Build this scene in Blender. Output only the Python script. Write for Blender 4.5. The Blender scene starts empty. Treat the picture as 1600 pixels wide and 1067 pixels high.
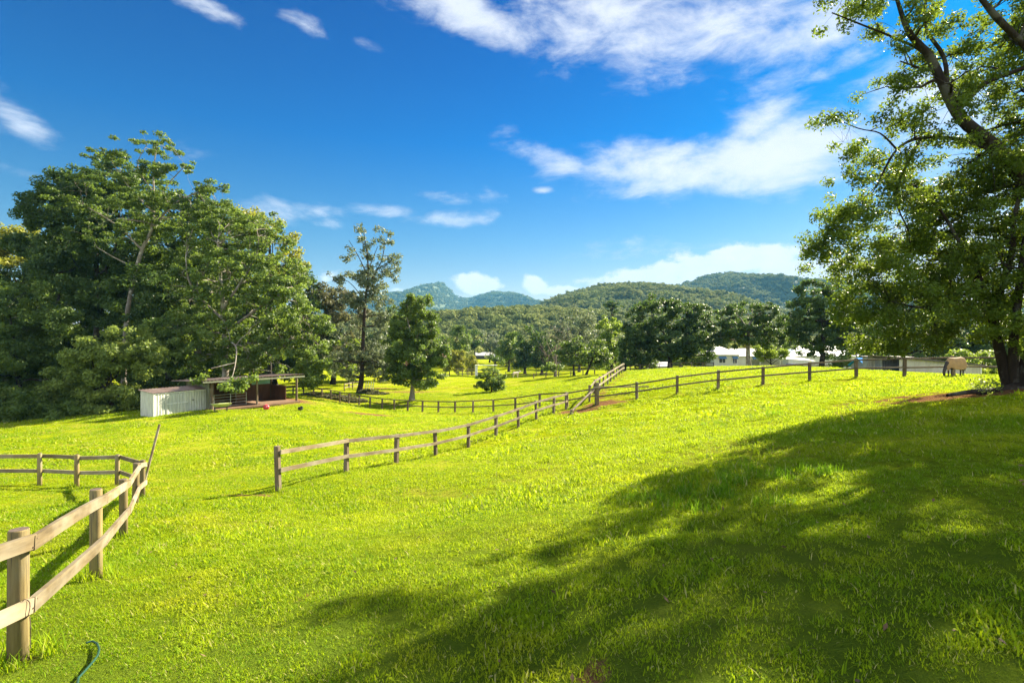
import bpy, bmesh, math, random
import numpy as np
from mathutils import Vector, Matrix
random.seed(7); rng = np.random.default_rng(11)
scene = bpy.context.scene
COL = scene.collection
# ------------------------------------------------------------------ camera, sky, sun, exposure
F, CX, CY, EYE = 850.0, 800.0, 533.0, 1.74      # focal in px of the 1600 px photo, eye height
cam_d = bpy.data.cameras.new('camera'); cam = bpy.data.objects.new('camera', cam_d); COL.objects.link(cam)
cam_d.sensor_width = 36; cam_d.lens = 36*F/1600; cam_d.clip_start = .05; cam_d.clip_end = 30000
cam.location = (0, 0, EYE); cam.rotation_euler = (math.pi/2, 0, 0); scene.camera = cam
SUN_EL, SUN_AZ = math.radians(31), math.radians(45)   # azimuth from +Y towards +X
sd = Vector((math.sin(SUN_AZ)*math.cos(SUN_EL), math.cos(SUN_AZ)*math.cos(SUN_EL), math.sin(SUN_EL)))
sl = bpy.data.lights.new('sun', 'SUN'); sun = bpy.data.objects.new('sun', sl); COL.objects.link(sun)
sl.energy = 5.0; sl.angle = math.radians(.5); sl.color = (1, .89, .67)
sun.rotation_euler = sd.to_track_quat('Z', 'Y').to_euler(); sun.location = (60, 40, 60)
scene.view_settings.view_transform = 'Standard'; scene.view_settings.look = 'None'
scene.view_settings.gamma = 1; scene.view_settings.exposure = 2.3
scene.render.engine = 'CYCLES'
scene.cycles.use_denoising = True; scene.cycles.denoiser = 'OPENIMAGEDENOISE'; scene.cycles.denoising_prefilter = 'NONE'
scene.cycles.max_bounces = 8; scene.cycles.transparent_max_bounces = 8; scene.cycles.volume_bounces = 0

def px_dir(px, py):
    v = Vector(((px-CX)/F, 1, (CY-py)/F)); return v.normalized()
def build_world():
    w = bpy.data.worlds.new('World'); scene.world = w; w.use_nodes = True
    nt = w.node_tree; N = nt.nodes; L = nt.links; N.clear()
    out = N.new('ShaderNodeOutputWorld'); bg = N.new('ShaderNodeBackground'); L.new(bg.outputs[0], out.inputs[0])
    sky = N.new('ShaderNodeTexSky'); sky.sky_type = 'NISHITA'; sky.sun_disc = False
    sky.sun_elevation = SUN_EL; sky.sun_rotation = SUN_AZ; sky.air_density = 1.0; sky.dust_density = .25; sky.ozone_density = 3.0; sky.altitude = 100
    hs = N.new('ShaderNodeHueSaturation'); hs.inputs['Saturation'].default_value = 1.3; hs.inputs['Hue'].default_value = .497
    L.new(sky.outputs[0], hs.inputs['Color'])
    tint = N.new('ShaderNodeMix'); tint.data_type = 'RGBA'; tint.blend_type = 'MULTIPLY'; tint.inputs[0].default_value = 1
    tr_ = N.new('ShaderNodeValToRGB'); el_ = tr_.color_ramp.elements; el_[0].position = 0; el_[0].color = (.86, .47, .34, 1); el_[1].position = .55; el_[1].color = (.0, .23, .46, 1)
    e2 = el_.new(.18); e2.color = (.36, .42, .46, 1); e3 = el_.new(.34); e3.color = (.0, .32, .53, 1)
    L.new(hs.outputs[0], tint.inputs[6]); L.new(tr_.outputs[0], tint.inputs[7])
    tc = N.new('ShaderNodeTexCoord')
    def M(op, a, b=None, c=None, clamp=False):
        n = N.new('ShaderNodeMath'); n.operation = op; n.use_clamp = clamp
        for i, v in enumerate((a, b, c)):
            if v is None: continue
            if isinstance(v, (int, float)): n.inputs[i].default_value = v
            else: L.new(v, n.inputs[i])
        return n.outputs[0]
    sp = N.new('ShaderNodeSeparateXYZ'); L.new(tc.outputs['Generated'], sp.inputs[0])
    x, y, z = sp.outputs
    az = M('ARCTAN2', x, y); el = M('ARCSINE', z); L.new(z, tr_.inputs[0])
    # noise on a cloud layer
    def noise(scale3, sc, det, rough, dist=0):
        cb = N.new('ShaderNodeCombineXYZ')
        L.new(M('MULTIPLY', az, scale3[0]), cb.inputs[0]); L.new(M('MULTIPLY', el, scale3[1]), cb.inputs[1]); cb.inputs[2].default_value = scale3[2]
        n = N.new('ShaderNodeTexNoise'); n.inputs['Scale'].default_value = sc; n.inputs['Detail'].default_value = det
        n.inputs['Roughness'].default_value = rough; n.inputs['Distortion'].default_value = dist
        L.new(cb.outputs[0], n.inputs['Vector']); return n.outputs[0]
    wisp = noise((3.4, 7.5, 1.3), 2.3, 12, .64, .25)
    cum = noise((14, 20, 5.1), 1.5, 8, .6, .15)
    def blobs(lst):
        acc = None
        for (px, py, rx, ry, rot, s) in lst:
            a0 = math.atan((px-CX)/F); d = px_dir(px, py); e0 = math.asin(d.z)
            cz = math.cos(a0)
            ra = rx/F*cz*cz; re = ry/F*cz
            r = math.radians(rot)
            da = M('SUBTRACT', az, a0); de = M('SUBTRACT', el, e0)
            u = M('ADD', M('MULTIPLY', da, math.cos(r)/ra), M('MULTIPLY', de, math.sin(r)/ra))
            v = M('ADD', M('MULTIPLY', da, -math.sin(r)/re), M('MULTIPLY', de, math.cos(r)/re))
            q = M('ADD', M('MULTIPLY', u, u), M('MULTIPLY', v, v))
            g = M('MULTIPLY', M('EXPONENT', M('MULTIPLY', q, -1.0)), s)
            acc = g if acc is None else M('MAXIMUM', acc, g)
        return acc
    hi = blobs([(740, 25, 140, 44, -14, 1.05), (900, 25, 180, 66, -10, 1.0), (1080, 50, 230, 72, -6, 1.1), (1250, 60, 170, 62, 8, 1.0), (1000, 0, 440, 50, 0, 1.0), (1180, 200, 110, 38, 22, .9), (1130, 258, 290, 50, -3, 1.35),
                (1250, 235, 190, 64, 5, 1.3), (860, 250, 100, 26, -14, .95), (1330, 90, 120, 30, 20, .8), (1450, 170, 240, 110, 0, 1.0), (1500, 330, 300, 110, 0, .95),
                (30, 190, 85, 26, -24, 1.0), (-60, 150, 120, 40, -20, 1), (50, 275, 120, 24, -5, .72), (320, 8, 85, 18, -12, .92), (480, 36, 60, 16, -18, .68), (570, 66, 50, 18, -18, .62), (290, 250, 120, 30, 0, .55),
                (450, 325, 120, 26, 4, .78), (515, 350, 40, 14, 0, .75), (600, 328, 90, 15, -4, .88), (700, 342, 95, 17, 2, .95), (690, 305, 110, 18, 0, .6), (850, 297, 22, 8, 0, .78), (1000, 380, 240, 30, 0, .55)])
    lo = blobs([(1150, 405, 150, 26, 4, 1.15), (1040, 425, 130, 26, 6, 1.0), (1260, 425, 130, 34, 0, 1.1), (1000, 440, 150, 20, 0, .9), (748, 445, 52, 24, -14, 1.05), (835, 445, 34, 18, -20, .95), (880, 455, 60, 14, 0, .85),
                (520, 432, 45, 16, 0, .85), (1420, 440, 200, 50, 0, 1.0), (650, 460, 200, 16, 0, .6), (200, 440, 300, 30, 0, .8)])
    def ramp(v, a, b):
        n = N.new('ShaderNodeMapRange'); n.interpolation_type = 'SMOOTHSTEP'; L.new(v, n.inputs[0])
        n.inputs[1].default_value = a; n.inputs[2].default_value = b; return n.outputs[0]
    dh = ramp(M('ADD', M('MULTIPLY', hi, .75), M('MULTIPLY', M('SUBTRACT', wisp, .5), 1.45)), .30, .98)
    dl = ramp(M('ADD', M('MULTIPLY', lo, .8), M('MULTIPLY', M('SUBTRACT', cum, .5), 1.1)), .38, .62)
    dl = M('MULTIPLY', dl, .97); dh = M('MULTIPLY', dh, .92)
    # unseen bank of broken white cloud, added behind the viewer to lift the shadows
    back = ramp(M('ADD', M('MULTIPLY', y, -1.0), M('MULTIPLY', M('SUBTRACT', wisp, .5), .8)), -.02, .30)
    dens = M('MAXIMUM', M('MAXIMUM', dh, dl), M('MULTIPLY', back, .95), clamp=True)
    # cloud colour: bright white, a little bluer where thin
    mx = N.new('ShaderNodeMix'); mx.data_type = 'RGBA'
    cc = N.new('ShaderNodeMix'); cc.data_type = 'RGBA'; L.new(cum, cc.inputs[0])
    cc.inputs[6].default_value = (3.4, 3.8, 4.5, 1); cc.inputs[7].default_value = (4.5, 4.55, 4.65, 1)
    L.new(dens, mx.inputs[0]); L.new(tint.outputs[2], mx.inputs[6])
    bb = N.new('ShaderNodeVectorMath'); bb.operation = 'SCALE'; L.new(cc.outputs[2], bb.inputs[0]); L.new(M('ADD', M('MULTIPLY', back, .7), 1.0), bb.inputs['Scale']); L.new(bb.outputs[0], mx.inputs[7])  # the added bank behind is brightened further for shadow fill
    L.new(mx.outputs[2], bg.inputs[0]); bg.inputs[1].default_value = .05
    return w
build_world()

# ------------------------------------------------------------------ tags and mesh helpers
def tag(o, label=None, cat=None, group=None, kind=None):
    if label: o['label'] = label
    if cat: o['category'] = cat
    if group: o['group'] = group
    if kind: o['kind'] = kind
    return o
def empty(name, loc, label, cat, group=None, rz=0):
    o = bpy.data.objects.new(name, None); COL.objects.link(o); o.location = loc; o.rotation_euler = (0, 0, rz)
    o.empty_display_size = .3
    return tag(o, label, cat, group)
def mesh_np(name, V, Fq, mat, parent=None, attr=None, smooth=False, link=True):
    """V (n,3), Fq (m,k) all faces with k corners"""
    me = bpy.data.meshes.new(name)
    V = np.asarray(V, np.float32); Fq = np.asarray(Fq, np.int32); m, k = Fq.shape
    me.vertices.add(len(V)); me.vertices.foreach_set('co', V.ravel())
    me.loops.add(m*k); me.loops.foreach_set('vertex_index', Fq.ravel())
    me.polygons.add(m); me.polygons.foreach_set('loop_start', np.arange(0, m*k, k, dtype=np.int32)); me.polygons.foreach_set('loop_total', np.full(m, k, np.int32))
    if smooth: me.polygons.foreach_set('use_smooth', np.ones(m, bool))
    if attr:
        for an, av in attr.items():
            a = me.attributes.new(an, 'FLOAT', 'POINT'); a.data.foreach_set('value', np.asarray(av, np.float32))
    me.update(calc_edges=True); me.materials.append(mat)
    o = bpy.data.objects.new(name, me)
    if link: COL.objects.link(o)
    if parent: o.parent = parent
    return o
class MB:
    def __init__(s): s.v = []; s.f = []
    def add(s, vs, fs):
        b = len(s.v); s.v += [tuple(v) for v in vs]; s.f += [tuple(i+b for i in f) for f in fs]; return s
    def box(s, c, size, rz=0, ry=0):
        hx, hy, hz = size[0]/2, size[1]/2, size[2]/2
        R = Matrix.Rotation(rz, 3, 'Z') @ Matrix.Rotation(ry, 3, 'Y')
        vs = [R @ Vector((x*hx, y*hy, z*hz)) + Vector(c) for x in (-1, 1) for y in (-1, 1) for z in (-1, 1)]
        return s.add(vs, [(0, 1, 3, 2), (4, 6, 7, 5), (0, 4, 5, 1), (2, 3, 7, 6), (0, 2, 6, 4), (1, 5, 7, 3)])
    def bar(s, a, b, w, h):
        a, b = Vector(a), Vector(b); d = (b-a).normalized(); up = Vector((0, 0, 1)) if abs(d.z) < .95 else Vector((1, 0, 0))
        x = d.cross(up).normalized(); z = x.cross(d)
        vs = [p + x*(sx*w/2) + z*(sz*h/2) for p in (a, b) for sx, sz in ((-1, -1), (1, -1), (1, 1), (-1, 1))]
        return s.add(vs, [(0, 1, 2, 3), (7, 6, 5, 4), (0, 4, 5, 1), (1, 5, 6, 2), (2, 6, 7, 3), (3, 7, 4, 0)])
    def tube(s, pts, rad, n=8, cap=True):
        V, Fc = tube_arrays(pts, rad, n); s.add(V, [tuple(f) for f in Fc])
        if cap:
            b = len(s.v)-len(V); s.f.append(tuple(b+i for i in range(n))[::-1]); s.f.append(tuple(b+len(V)-n+i for i in range(n)))
        return s
    def prism(s, poly, axis_vec):   # poly: list of 3D points, extruded by a vector
        n = len(poly); a = Vector(axis_vec); b = len(s.v)
        s.v += [tuple(p) for p in poly] + [tuple(Vector(p)+a) for p in poly]
        s.f.append(tuple(b+i for i in range(n))[::-1]); s.f.append(tuple(b+n+i for i in range(n)))
        for i in range(n): j = (i+1) % n; s.f.append((b+i, b+j, b+n+j, b+n+i))
        return s
    def build(s, name, mat, parent=None, bevel=0, smooth=False, loc=None):
        me = bpy.data.meshes.new(name); me.from_pydata(s.v, [], s.f)
        bm = bmesh.new(); bm.from_mesh(me); bmesh.ops.recalc_face_normals(bm, faces=bm.faces)
        if bevel: bmesh.ops.bevel(bm, geom=list(bm.edges), offset=bevel, segments=1, affect='EDGES')
        bm.to_mesh(me); bm.free()
        if smooth: me.polygons.foreach_set('use_smooth', np.ones(len(me.polygons), bool))
        me.materials.append(mat); o = bpy.data.objects.new(name, me); COL.objects.link(o)
        if parent: o.parent = parent
        if loc: o.location = loc
        return o
def tube_arrays(pts, rad, n=6):
    P = np.asarray(pts, float); R = np.asarray(rad, float); m = len(P)
    T = np.gradient(P, axis=0); T /= np.linalg.norm(T, axis=1)[:, None]+1e-9
    ref = np.array([.31, .2, .93]) if abs(T[0] @ np.array([.31, .2, .93])) < .9 else np.array([1., 0, 0])
    A = np.cross(T, ref); A /= np.linalg.norm(A, axis=1)[:, None]+1e-9; B = np.cross(T, A)
    th = np.arange(n)*2*math.pi/n
    V = P[:, None]+R[:, None, None]*(A[:, None]*np.cos(th)[None, :, None]+B[:, None]*np.sin(th)[None, :, None])
    i = np.arange(m-1)[:, None]*n; j = np.arange(n)[None]; k = (j+1) % n
    Fc = np.stack([i+j, i+k, i+n+k, i+n+j], -1).reshape(-1, 4)
    return V.reshape(-1, 3), Fc

# ------------------------------------------------------------------ materials
def mat(name):
    m = bpy.data.materials.new(name); m.use_nodes = True; nt = m.node_tree
    b = nt.nodes['Principled BSDF']; return m, nt, b
def mixcol(nt, fac, a, b):
    n = nt.nodes.new('ShaderNodeMix'); n.data_type = 'RGBA'
    for i, v in ((0, fac), (6, a), (7, b)):
        if isinstance(v, (int, float)): n.inputs[i].default_value = v
        elif isinstance(v, tuple): n.inputs[i].default_value = (*v, 1) if len(v) == 3 else v
        else: nt.links.new(v, n.inputs[i])
    return n.outputs[2]
def texn(nt, vec, scale, det=5, rough=.6, stretch=None, loc=None):
    if stretch or loc:
        mp = nt.nodes.new('ShaderNodeMapping'); nt.links.new(vec, mp.inputs[0])
        if stretch: mp.inputs['Scale'].default_value = stretch
        if loc: mp.inputs['Location'].default_value = loc
        vec = mp.outputs[0]
    n = nt.nodes.new('ShaderNodeTexNoise'); nt.links.new(vec, n.inputs['Vector']); n.inputs['Scale'].default_value = scale
    n.inputs['Detail'].default_value = det; n.inputs['Roughness'].default_value = rough; return n.outputs[0]
def rampv(nt, v, a, b, lo=0., hi=1.):
    n = nt.nodes.new('ShaderNodeMapRange'); nt.links.new(v, n.inputs[0]); n.inputs[1].default_value = a; n.inputs[2].default_value = b
    n.inputs[3].default_value = lo; n.inputs[4].default_value = hi; return n.outputs[0]
def mth(nt, op, a, b, clamp=False):
    n = nt.nodes.new('ShaderNodeMath'); n.operation = op; n.use_clamp = clamp
    for i, v in enumerate((a, b)):
        if isinstance(v, (int, float)): n.inputs[i].default_value = v
        else: nt.links.new(v, n.inputs[i])
    return n.outputs[0]
def objco(nt): return nt.nodes.new('ShaderNodeTexCoord').outputs['Object']
def posco(nt): return nt.nodes.new('ShaderNodeNewGeometry').outputs['Position']
def bump(nt, b, h, strength, dist=.02):
    n = nt.nodes.new('ShaderNodeBump'); n.inputs['Strength'].default_value = strength; n.inputs['Distance'].default_value = dist
    nt.links.new(h, n.inputs['Height']); nt.links.new(n.outputs[0], b.inputs['Normal'])
def plain(name, c1, c2=None, rough=.7, scale=6, bumpd=0, stretch=None, metal=0, co='obj', spec=.4):
    m, nt, b = mat(name); c2 = c2 or tuple(v*.7 for v in c1)
    v = objco(nt) if co == 'obj' else posco(nt)
    n = texn(nt, v, scale, 6, .65, stretch)
    nt.links.new(mixcol(nt, rampv(nt, n, .35, .68), c1, c2), b.inputs['Base Color'])
    b.inputs['Roughness'].default_value = rough; b.inputs['Metallic'].default_value = metal; b.inputs['Specular IOR Level'].default_value = spec
    if bumpd: bump(nt, b, n, .6, bumpd)
    return m
def leafmat(name, dark, lite, trans=(.35, .5, .04), tf=.38, rough=.5, spec=.22):
    m, nt, b = mat(name)
    a = nt.nodes.new('ShaderNodeAttribute'); a.attribute_name = 'var'
    c = mixcol(nt, a.outputs['Fac'], dark, lite); nt.links.new(c, b.inputs['Base Color'])
    b.inputs['Roughness'].default_value = rough; b.inputs['Specular IOR Level'].default_value = spec
    t = nt.nodes.new('ShaderNodeBsdfTranslucent'); tcol = mixcol(nt, .6, c, trans); nt.links.new(tcol, t.inputs[0])
    mx = nt.nodes.new('ShaderNodeMixShader'); mx.inputs[0].default_value = tf
    nt.links.new(b.outputs[0], mx.inputs[1]); nt.links.new(t.outputs[0], mx.inputs[2])
    nt.links.new(mx.outputs[0], nt.nodes['Material Output'].inputs[0]); return m
def barkmat(name, c1, c2, c3=None, scale=5, bd=.03, stretch=(1, 1, .25)):
    m, nt, b = mat(name); v = objco(nt)
    n = texn(nt, v, scale*2, 8, .7, stretch); col = mixcol(nt, rampv(nt, n, .35, .65), c1, c2)
    if c3: col = mixcol(nt, rampv(nt, texn(nt, v, scale*.6, 4, .6), .52, .6), col, c3)
    nt.links.new(col, b.inputs['Base Color']); b.inputs['Roughness'].default_value = .9; b.inputs['Specular IOR Level'].default_value = .2
    bump(nt, b, n, .9, bd); return m
def woodmat(name, c1, c2, c3, scale=3):
    m, nt, b = mat(name); v = objco(nt)
    oi = nt.nodes.new('ShaderNodeObjectInfo')
    add = nt.nodes.new('ShaderNodeVectorMath'); add.operation = 'ADD'; nt.links.new(v, add.inputs[0])
    sc = nt.nodes.new('ShaderNodeVectorMath'); sc.operation = 'SCALE'; sc.inputs[0].default_value = (7, 5, 3); nt.links.new(oi.outputs['Random'], sc.inputs['Scale']); nt.links.new(sc.outputs[0], add.inputs[1])
    g = texn(nt, add.outputs[0], scale*6, 8, .7, (.08, 1, 1)); big = texn(nt, add.outputs[0], scale*.7, 4, .6, (.5, 1, 1))
    col = mixcol(nt, rampv(nt, g, .35, .66), c1, c2); col = mixcol(nt, rampv(nt, big, .42, .68), col, c3)
    hs = nt.nodes.new('ShaderNodeHueSaturation'); nt.links.new(col, hs.inputs['Color']); nt.links.new(rampv(nt, oi.outputs['Random'], 0, 1, .7, 1.2), hs.inputs['Value'])
    nt.links.new(hs.outputs[0], b.inputs['Base Color']); b.inputs['Roughness'].default_value = .8; b.inputs['Specular IOR Level'].default_value = .25
    bump(nt, b, g, .7, .006); return m
MAT = {}
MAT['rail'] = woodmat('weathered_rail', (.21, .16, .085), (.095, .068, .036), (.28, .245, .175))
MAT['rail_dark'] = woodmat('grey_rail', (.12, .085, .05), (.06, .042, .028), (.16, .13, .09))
def postmat(name, c1, c2, c3, dark=(.06, .05, .04)):
    m, nt, b = mat(name); v = objco(nt); oi = nt.nodes.new('ShaderNodeObjectInfo')
    add = nt.nodes.new('ShaderNodeVectorMath'); add.operation = 'ADD'; nt.links.new(v, add.inputs[0])
    sc = nt.nodes.new('ShaderNodeVectorMath'); sc.operation = 'SCALE'; sc.inputs[0].default_value = (9, 5, 3); nt.links.new(oi.outputs['Random'], sc.inputs['Scale']); nt.links.new(sc.outputs[0], add.inputs[1])
    g = texn(nt, add.outputs[0], 22, 8, .7, (1, 1, .07)); big = texn(nt, add.outputs[0], 3, 4, .6, (1, 1, .5))
    col = mixcol(nt, rampv(nt, g, .35, .66), c1, c2); col = mixcol(nt, rampv(nt, big, .45, .7), col, c3)
    crack = texn(nt, add.outputs[0], 34, 2, .5, (1, 1, .03)); col = mixcol(nt, rampv(nt, crack, .62, .68, 0, .8), col, dark)
    hs = nt.nodes.new('ShaderNodeHueSaturation'); nt.links.new(col, hs.inputs['Color']); nt.links.new(rampv(nt, oi.outputs['Random'], 0, 1, .75, 1.25), hs.inputs['Value'])
    nt.links.new(hs.outputs[0], b.inputs['Base Color']); b.inputs['Roughness'].default_value = .82; b.inputs['Specular IOR Level'].default_value = .25
    bump(nt, b, g, .8, .01); return m
MAT['post'] = postmat('pine_post', (.24, .185, .075), (.13, .095, .04), (.20, .175, .105))
MAT['post_top'] = plain('cut_end', (.12, .085, .06), (.05, .035, .028), .9, 30, .01)
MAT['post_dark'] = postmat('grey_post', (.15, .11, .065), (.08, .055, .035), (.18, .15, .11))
MAT['rust'] = plain('rusty_wire', (.10, .06, .04), (.05, .035, .03), .7, 20)
MAT['corr_white'] = plain('cream_steel', (.52, .53, .46), (.36, .36, .31), .5, 2.5, stretch=(3, 3, .6))
MAT['corr_roof'] = plain('zinc_roof', (.24, .18, .15), (.14, .09, .07), .55, 2.2, stretch=(1, .4, 1))
MAT['roof_white'] = plain('white_roof', (.58, .57, .55), (.46, .44, .42), .5, 2)
MAT['roof_blue'] = plain('blue_roof', (.02, .24, .58), (.02, .19, .46), .85, 2, spec=.05)
MAT['wall_cream'] = plain('cream_wall', (.50, .50, .43), (.42, .42, .36), .7, 1.5)
MAT['barn_cream'] = plain('barn_cream', (.46, .43, .34), (.36, .33, .25), .7, 1.2, stretch=(1, 1, .4))
MAT['wall_grey'] = plain('grey_wall', (.30, .31, .32), (.2, .2, .22), .7, 1.5)
MAT['wall_brown'] = plain('brown_timber_wall', (.16, .075, .035), (.08, .04, .02), .85, 2.2, stretch=(1, 1, .3))
MAT['wall_olive'] = plain('grey_green_sheet', (.23, .24, .16), (.15, .15, .10), .7, 2, stretch=(1, 1, .3))
MAT['green_sheet'] = plain('green_plastic_sheet', (.16, .42, .28), (.3, .5, .38), .5, 5)
MAT['awning'] = plain('blue_awning', (.06, .15, .26), (.045, .11, .2), .7, 4)
MAT['glass'] = plain('dark_glass', (.03, .04, .045), (.05, .06, .06), .12, 3)
MAT['trim'] = plain('white_trim', (.72, .72, .68), (.6, .6, .56), .6, 3)
MAT['dark_trim'] = plain('dark_trim', (.06, .055, .05), (.035, .03, .03), .6, 3)
MAT['steel'] = plain('galvanised_tube', (.42, .43, .44), (.28, .29, .30), .4, 9, metal=.7)
MAT['paling'] = woodmat('grey_paling', (.26, .23, .18), (.13, .11, .09), (.34, .31, .26))
MAT['rug'] = plain('canvas_rug', (.38, .23, .10), (.28, .17, .075), .85, 4, .01)
MAT['rug_pale'] = plain('pale_rug_edge', (.60, .48, .32), (.5, .38, .24), .85, 4)
MAT['horse_dark'] = plain('dark_coat', (.025, .018, .014), (.05, .035, .025), .6, 6)
MAT['horse_white'] = plain('pale_coat', (.66, .55, .47), (.48, .38, .31), .7, 5)
MAT['red'] = plain('red_rubber', (.55, .035, .06), (.4, .03, .05), .45, 5)
MAT['pink'] = plain('pink_plastic', (.5, .2, .25), (.3, .1, .14), .5, 5)
MAT['black'] = plain('black_rubber', (.02, .02, .022), (.035, .033, .03), .6, 9)
MAT['blue'] = plain('blue_plastic', (.04, .14, .34), (.03, .10, .26), .45, 5)
MAT['tray'] = plain('pale_green_tray', (.42, .45, .16), (.30, .33, .12), .5, 4)
MAT['hose'] = plain('green_hose', (.014, .06, .04), (.01, .045, .03), .4, 20)
MAT['car'] = plain('dark_car_paint', (.035, .016, .018), (.028, .014, .015), .25, 2)
MAT['soil'] = plain('red_soil', (.20, .115, .065), (.12, .07, .04), .95, 1.2, .03, co='pos')
MAT['litter'] = plain('litter', (.15, .09, .04), (.07, .045, .025), .9, 20)
# leaves
MAT['leaf_near'] = leafmat('near_tree_leaf', (.010, .027, .006), (.10, .165, .014), (.33, .45, .03), .36, .5, .25)
MAT['leaf_magnolia'] = leafmat('glossy_leaf', (.018, .045, .011), (.15, .215, .045), (.34, .48, .05), .34, .5, .22)
MAT['leaf_dark'] = leafmat('dark_leaf', (.011, .027, .009), (.08, .13, .028), (.20, .33, .045), .3, .5, .2)
MAT['leaf_mid'] = leafmat('mid_leaf', (.020, .045, .011), (.13, .19, .038), (.30, .44, .05), .34, .52, .2)
MAT['leaf_lite'] = leafmat('light_leaf', (.06, .10, .022), (.22, .28, .06), (.42, .52, .08), .38, .52, .2)
MAT['leaf_olive'] = leafmat('olive_leaf', (0.042, 0.048, 0.022), (0.138, 0.138, 0.066), (0.288, 0.288, 0.096), .28, .52, .2)
MAT['leaf_grey'] = leafmat('grey_leaf', (0.042, 0.060, 0.034), (0.156, 0.192, 0.108), (0.300, 0.360, 0.144), .3, .52, .2)
MAT['leaf_yellow'] = leafmat('yellow_leaf', (.09, .11, .012), (.26, .27, .03), (.5, .5, .05), .36, .52, .2)
MAT['leaf_lime'] = leafmat('lime_leaf', (.06, .10, .012), (.17, .25, .03), (.42, .55, .05), .42, .52, .2)
MAT['flower_pink'] = leafmat('pink_flower', (.35, .17, .18), (.55, .32, .33), (.6, .35, .35), .3, .6, .3)
MAT['bark'] = barkmat('grey_brown_bark', (.036, .028, .021), (.014, .011, .009), (.07, .068, .055), 3.2, .05)
MAT['bark_pale'] = barkmat('pale_bark', (.25, .22, .18), (.13, .11, .09), (.33, .31, .27), 3, .02)
MAT['bark_dark'] = barkmat('dark_bark', (.06, .042, .03), (.03, .022, .017), None, 3, .03)
MAT['twig_grey'] = barkmat('bare_twig', (.24, .19, .16), (.13, .10, .085), None, 3, .01)

# ------------------------------------------------------------------ terrain
def W(px, Y, py=None):
    x = (px-CX)/F*Y
    return x if py is None else (x, Y, EYE+(CY-py)/F*Y)
ctl = [(28, 1035, 4.56), (150, 900, 6.9), (194, 832, 10.3), (212, 790, 13.5), (222, 778, 16), (183, 759, 18.6), (120, 760, 18.6), (63, 757, 18.6), (0, 770, 17),
       (0, 880, 9.2), (100, 880, 9.0), (435, 765, 15.6), (541, 738, 19), (619, 725, 21.6), (681, 713, 24.3), (732, 698, 26.8), (775, 682, 29.4), (810, 668, 32), (838, 655, 34.5), (865, 645.5, 37),
       (885, 638, 39.5), (932, 633, 38.5), (995, 625, 37), (1058, 615, 36.6), (1122, 607, 36), (1192, 601, 35.5), (1265, 595, 35), (1338, 590, 34.2), (1413, 588, 33.4), (1490, 588, 32.6), (1570, 588, 32),
       (843, 637.5, 46), (805, 641, 49.5), (771, 643, 52), (739, 644.5, 53.5), (685, 644.5, 56), (637, 642, 59), (597, 639, 62), (561, 633, 65), (531, 627, 67), (490, 619, 70), (446, 617, 70),
       (942, 613, 43), (955, 600, 52), (965, 590, 61), (974, 581, 72),
       (240, 651, 41), (326, 641, 44), (219, 646, 43), (399, 636, 48.2), (463, 627, 51), (435, 619, 55), (300, 630, 52),
       (565, 612, 79), (643, 625, 67), (768, 612, 76), (806, 590, 127), (715, 586, 140), (897, 586, 98), (840, 590, 105), (600, 600, 98), (500, 600, 95), (755, 570, 220), (640, 572, 190), (950, 560, 260), (450, 575, 170),
       (1050, 575.5, 74), (1047, 579, 92), (1168, 574, 66), (1168, 579, 88), (1280, 576, 60), (1135, 577, 118), (1240, 579, 112), (1285, 585, 80), (1400, 582, 52), (1500, 586, 45), (1450, 592, 60), (1380, 592, 60), (1540, 596, 60), (1560, 600, 110), (1700, 590, 60),
       (1580, 606, 15), (1500, 640, 12.5), (1750, 600, 15), (0, 672, 37), (100, 668, 37), (-100, 680, 38), (0, 640, 60), (-100, 640, 45), (150, 640, 60), (300, 700, 27), (600, 800, 13.6), (100, 700, 28), (1150, 690, 12.2), (1400, 640, 14.3)]
CP = [(W(px, Y), Y, -((py-CY)/F*Y)+EYE) for px, py, Y in ctl]
CP += [(0, 0, 0), (4, 0, .5), (-4, 0, -.45), (0, -8, .5), (14, 0, 1.5), (-20, 0, -2), (12, -12, 2), (30, 20, .9), (30, 5, 2.2), (3, 3.5, .06), (-1.0, 3.5, -.45), (60, 30, -.5), (70, 100, -5), (-70, 60, -5), (-60, 20, -4), (150, 200, -6), (-150, 150, -6), (-40, 10, -3)]
CP = np.array(CP)
def _tps(CP, lam):
    P = CP[:, :2]/20; n = len(P); r2 = ((P[:, None]-P[None])**2).sum(-1); K = .5*r2*np.log(r2+1e-12)
    A = np.zeros((n+3, n+3)); A[:n, :n] = K+lam*np.eye(n); A[:n, n] = 1; A[:n, n+1:] = P; A[n, :n] = 1; A[n+1:, :n] = P.T
    b = np.zeros(n+3); b[:n] = CP[:, 2]; return np.linalg.solve(A, b)
TP = _tps(CP, .004)
def H(x, y):
    x = np.asarray(x, float); y = np.asarray(y, float); sh = x.shape; q = np.stack([x.ravel(), y.ravel()], 1)/20
    n = len(CP); P = CP[:, :2]/20; out = np.zeros(len(q))
    for i in range(0, len(q), 20000):
        r2 = ((q[i:i+20000, None]-P[None])**2).sum(-1); out[i:i+20000] = (.5*r2*np.log(r2+1e-12)) @ TP[:n]+TP[n]+q[i:i+20000] @ TP[n+1:]
    R = np.hypot(q[:, 0]*20, q[:, 1]*20-30); t = np.clip((R-110)/130, 0, 1); t = t*t*(3-2*t)
    out = np.clip(out, -12, 8)*(1-t)+(-8.0)*t
    X, Yv = q[:, 0]*20, q[:, 1]*20
    out += .025*np.sin(X*1.3+np.sin(Yv*.9)*1.2)*np.sin(Yv*1.1+X*.4)+.012*np.sin(X*3.7+Yv*2.1)*np.sin(Yv*3.3-X)
    return out.reshape(sh)
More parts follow.
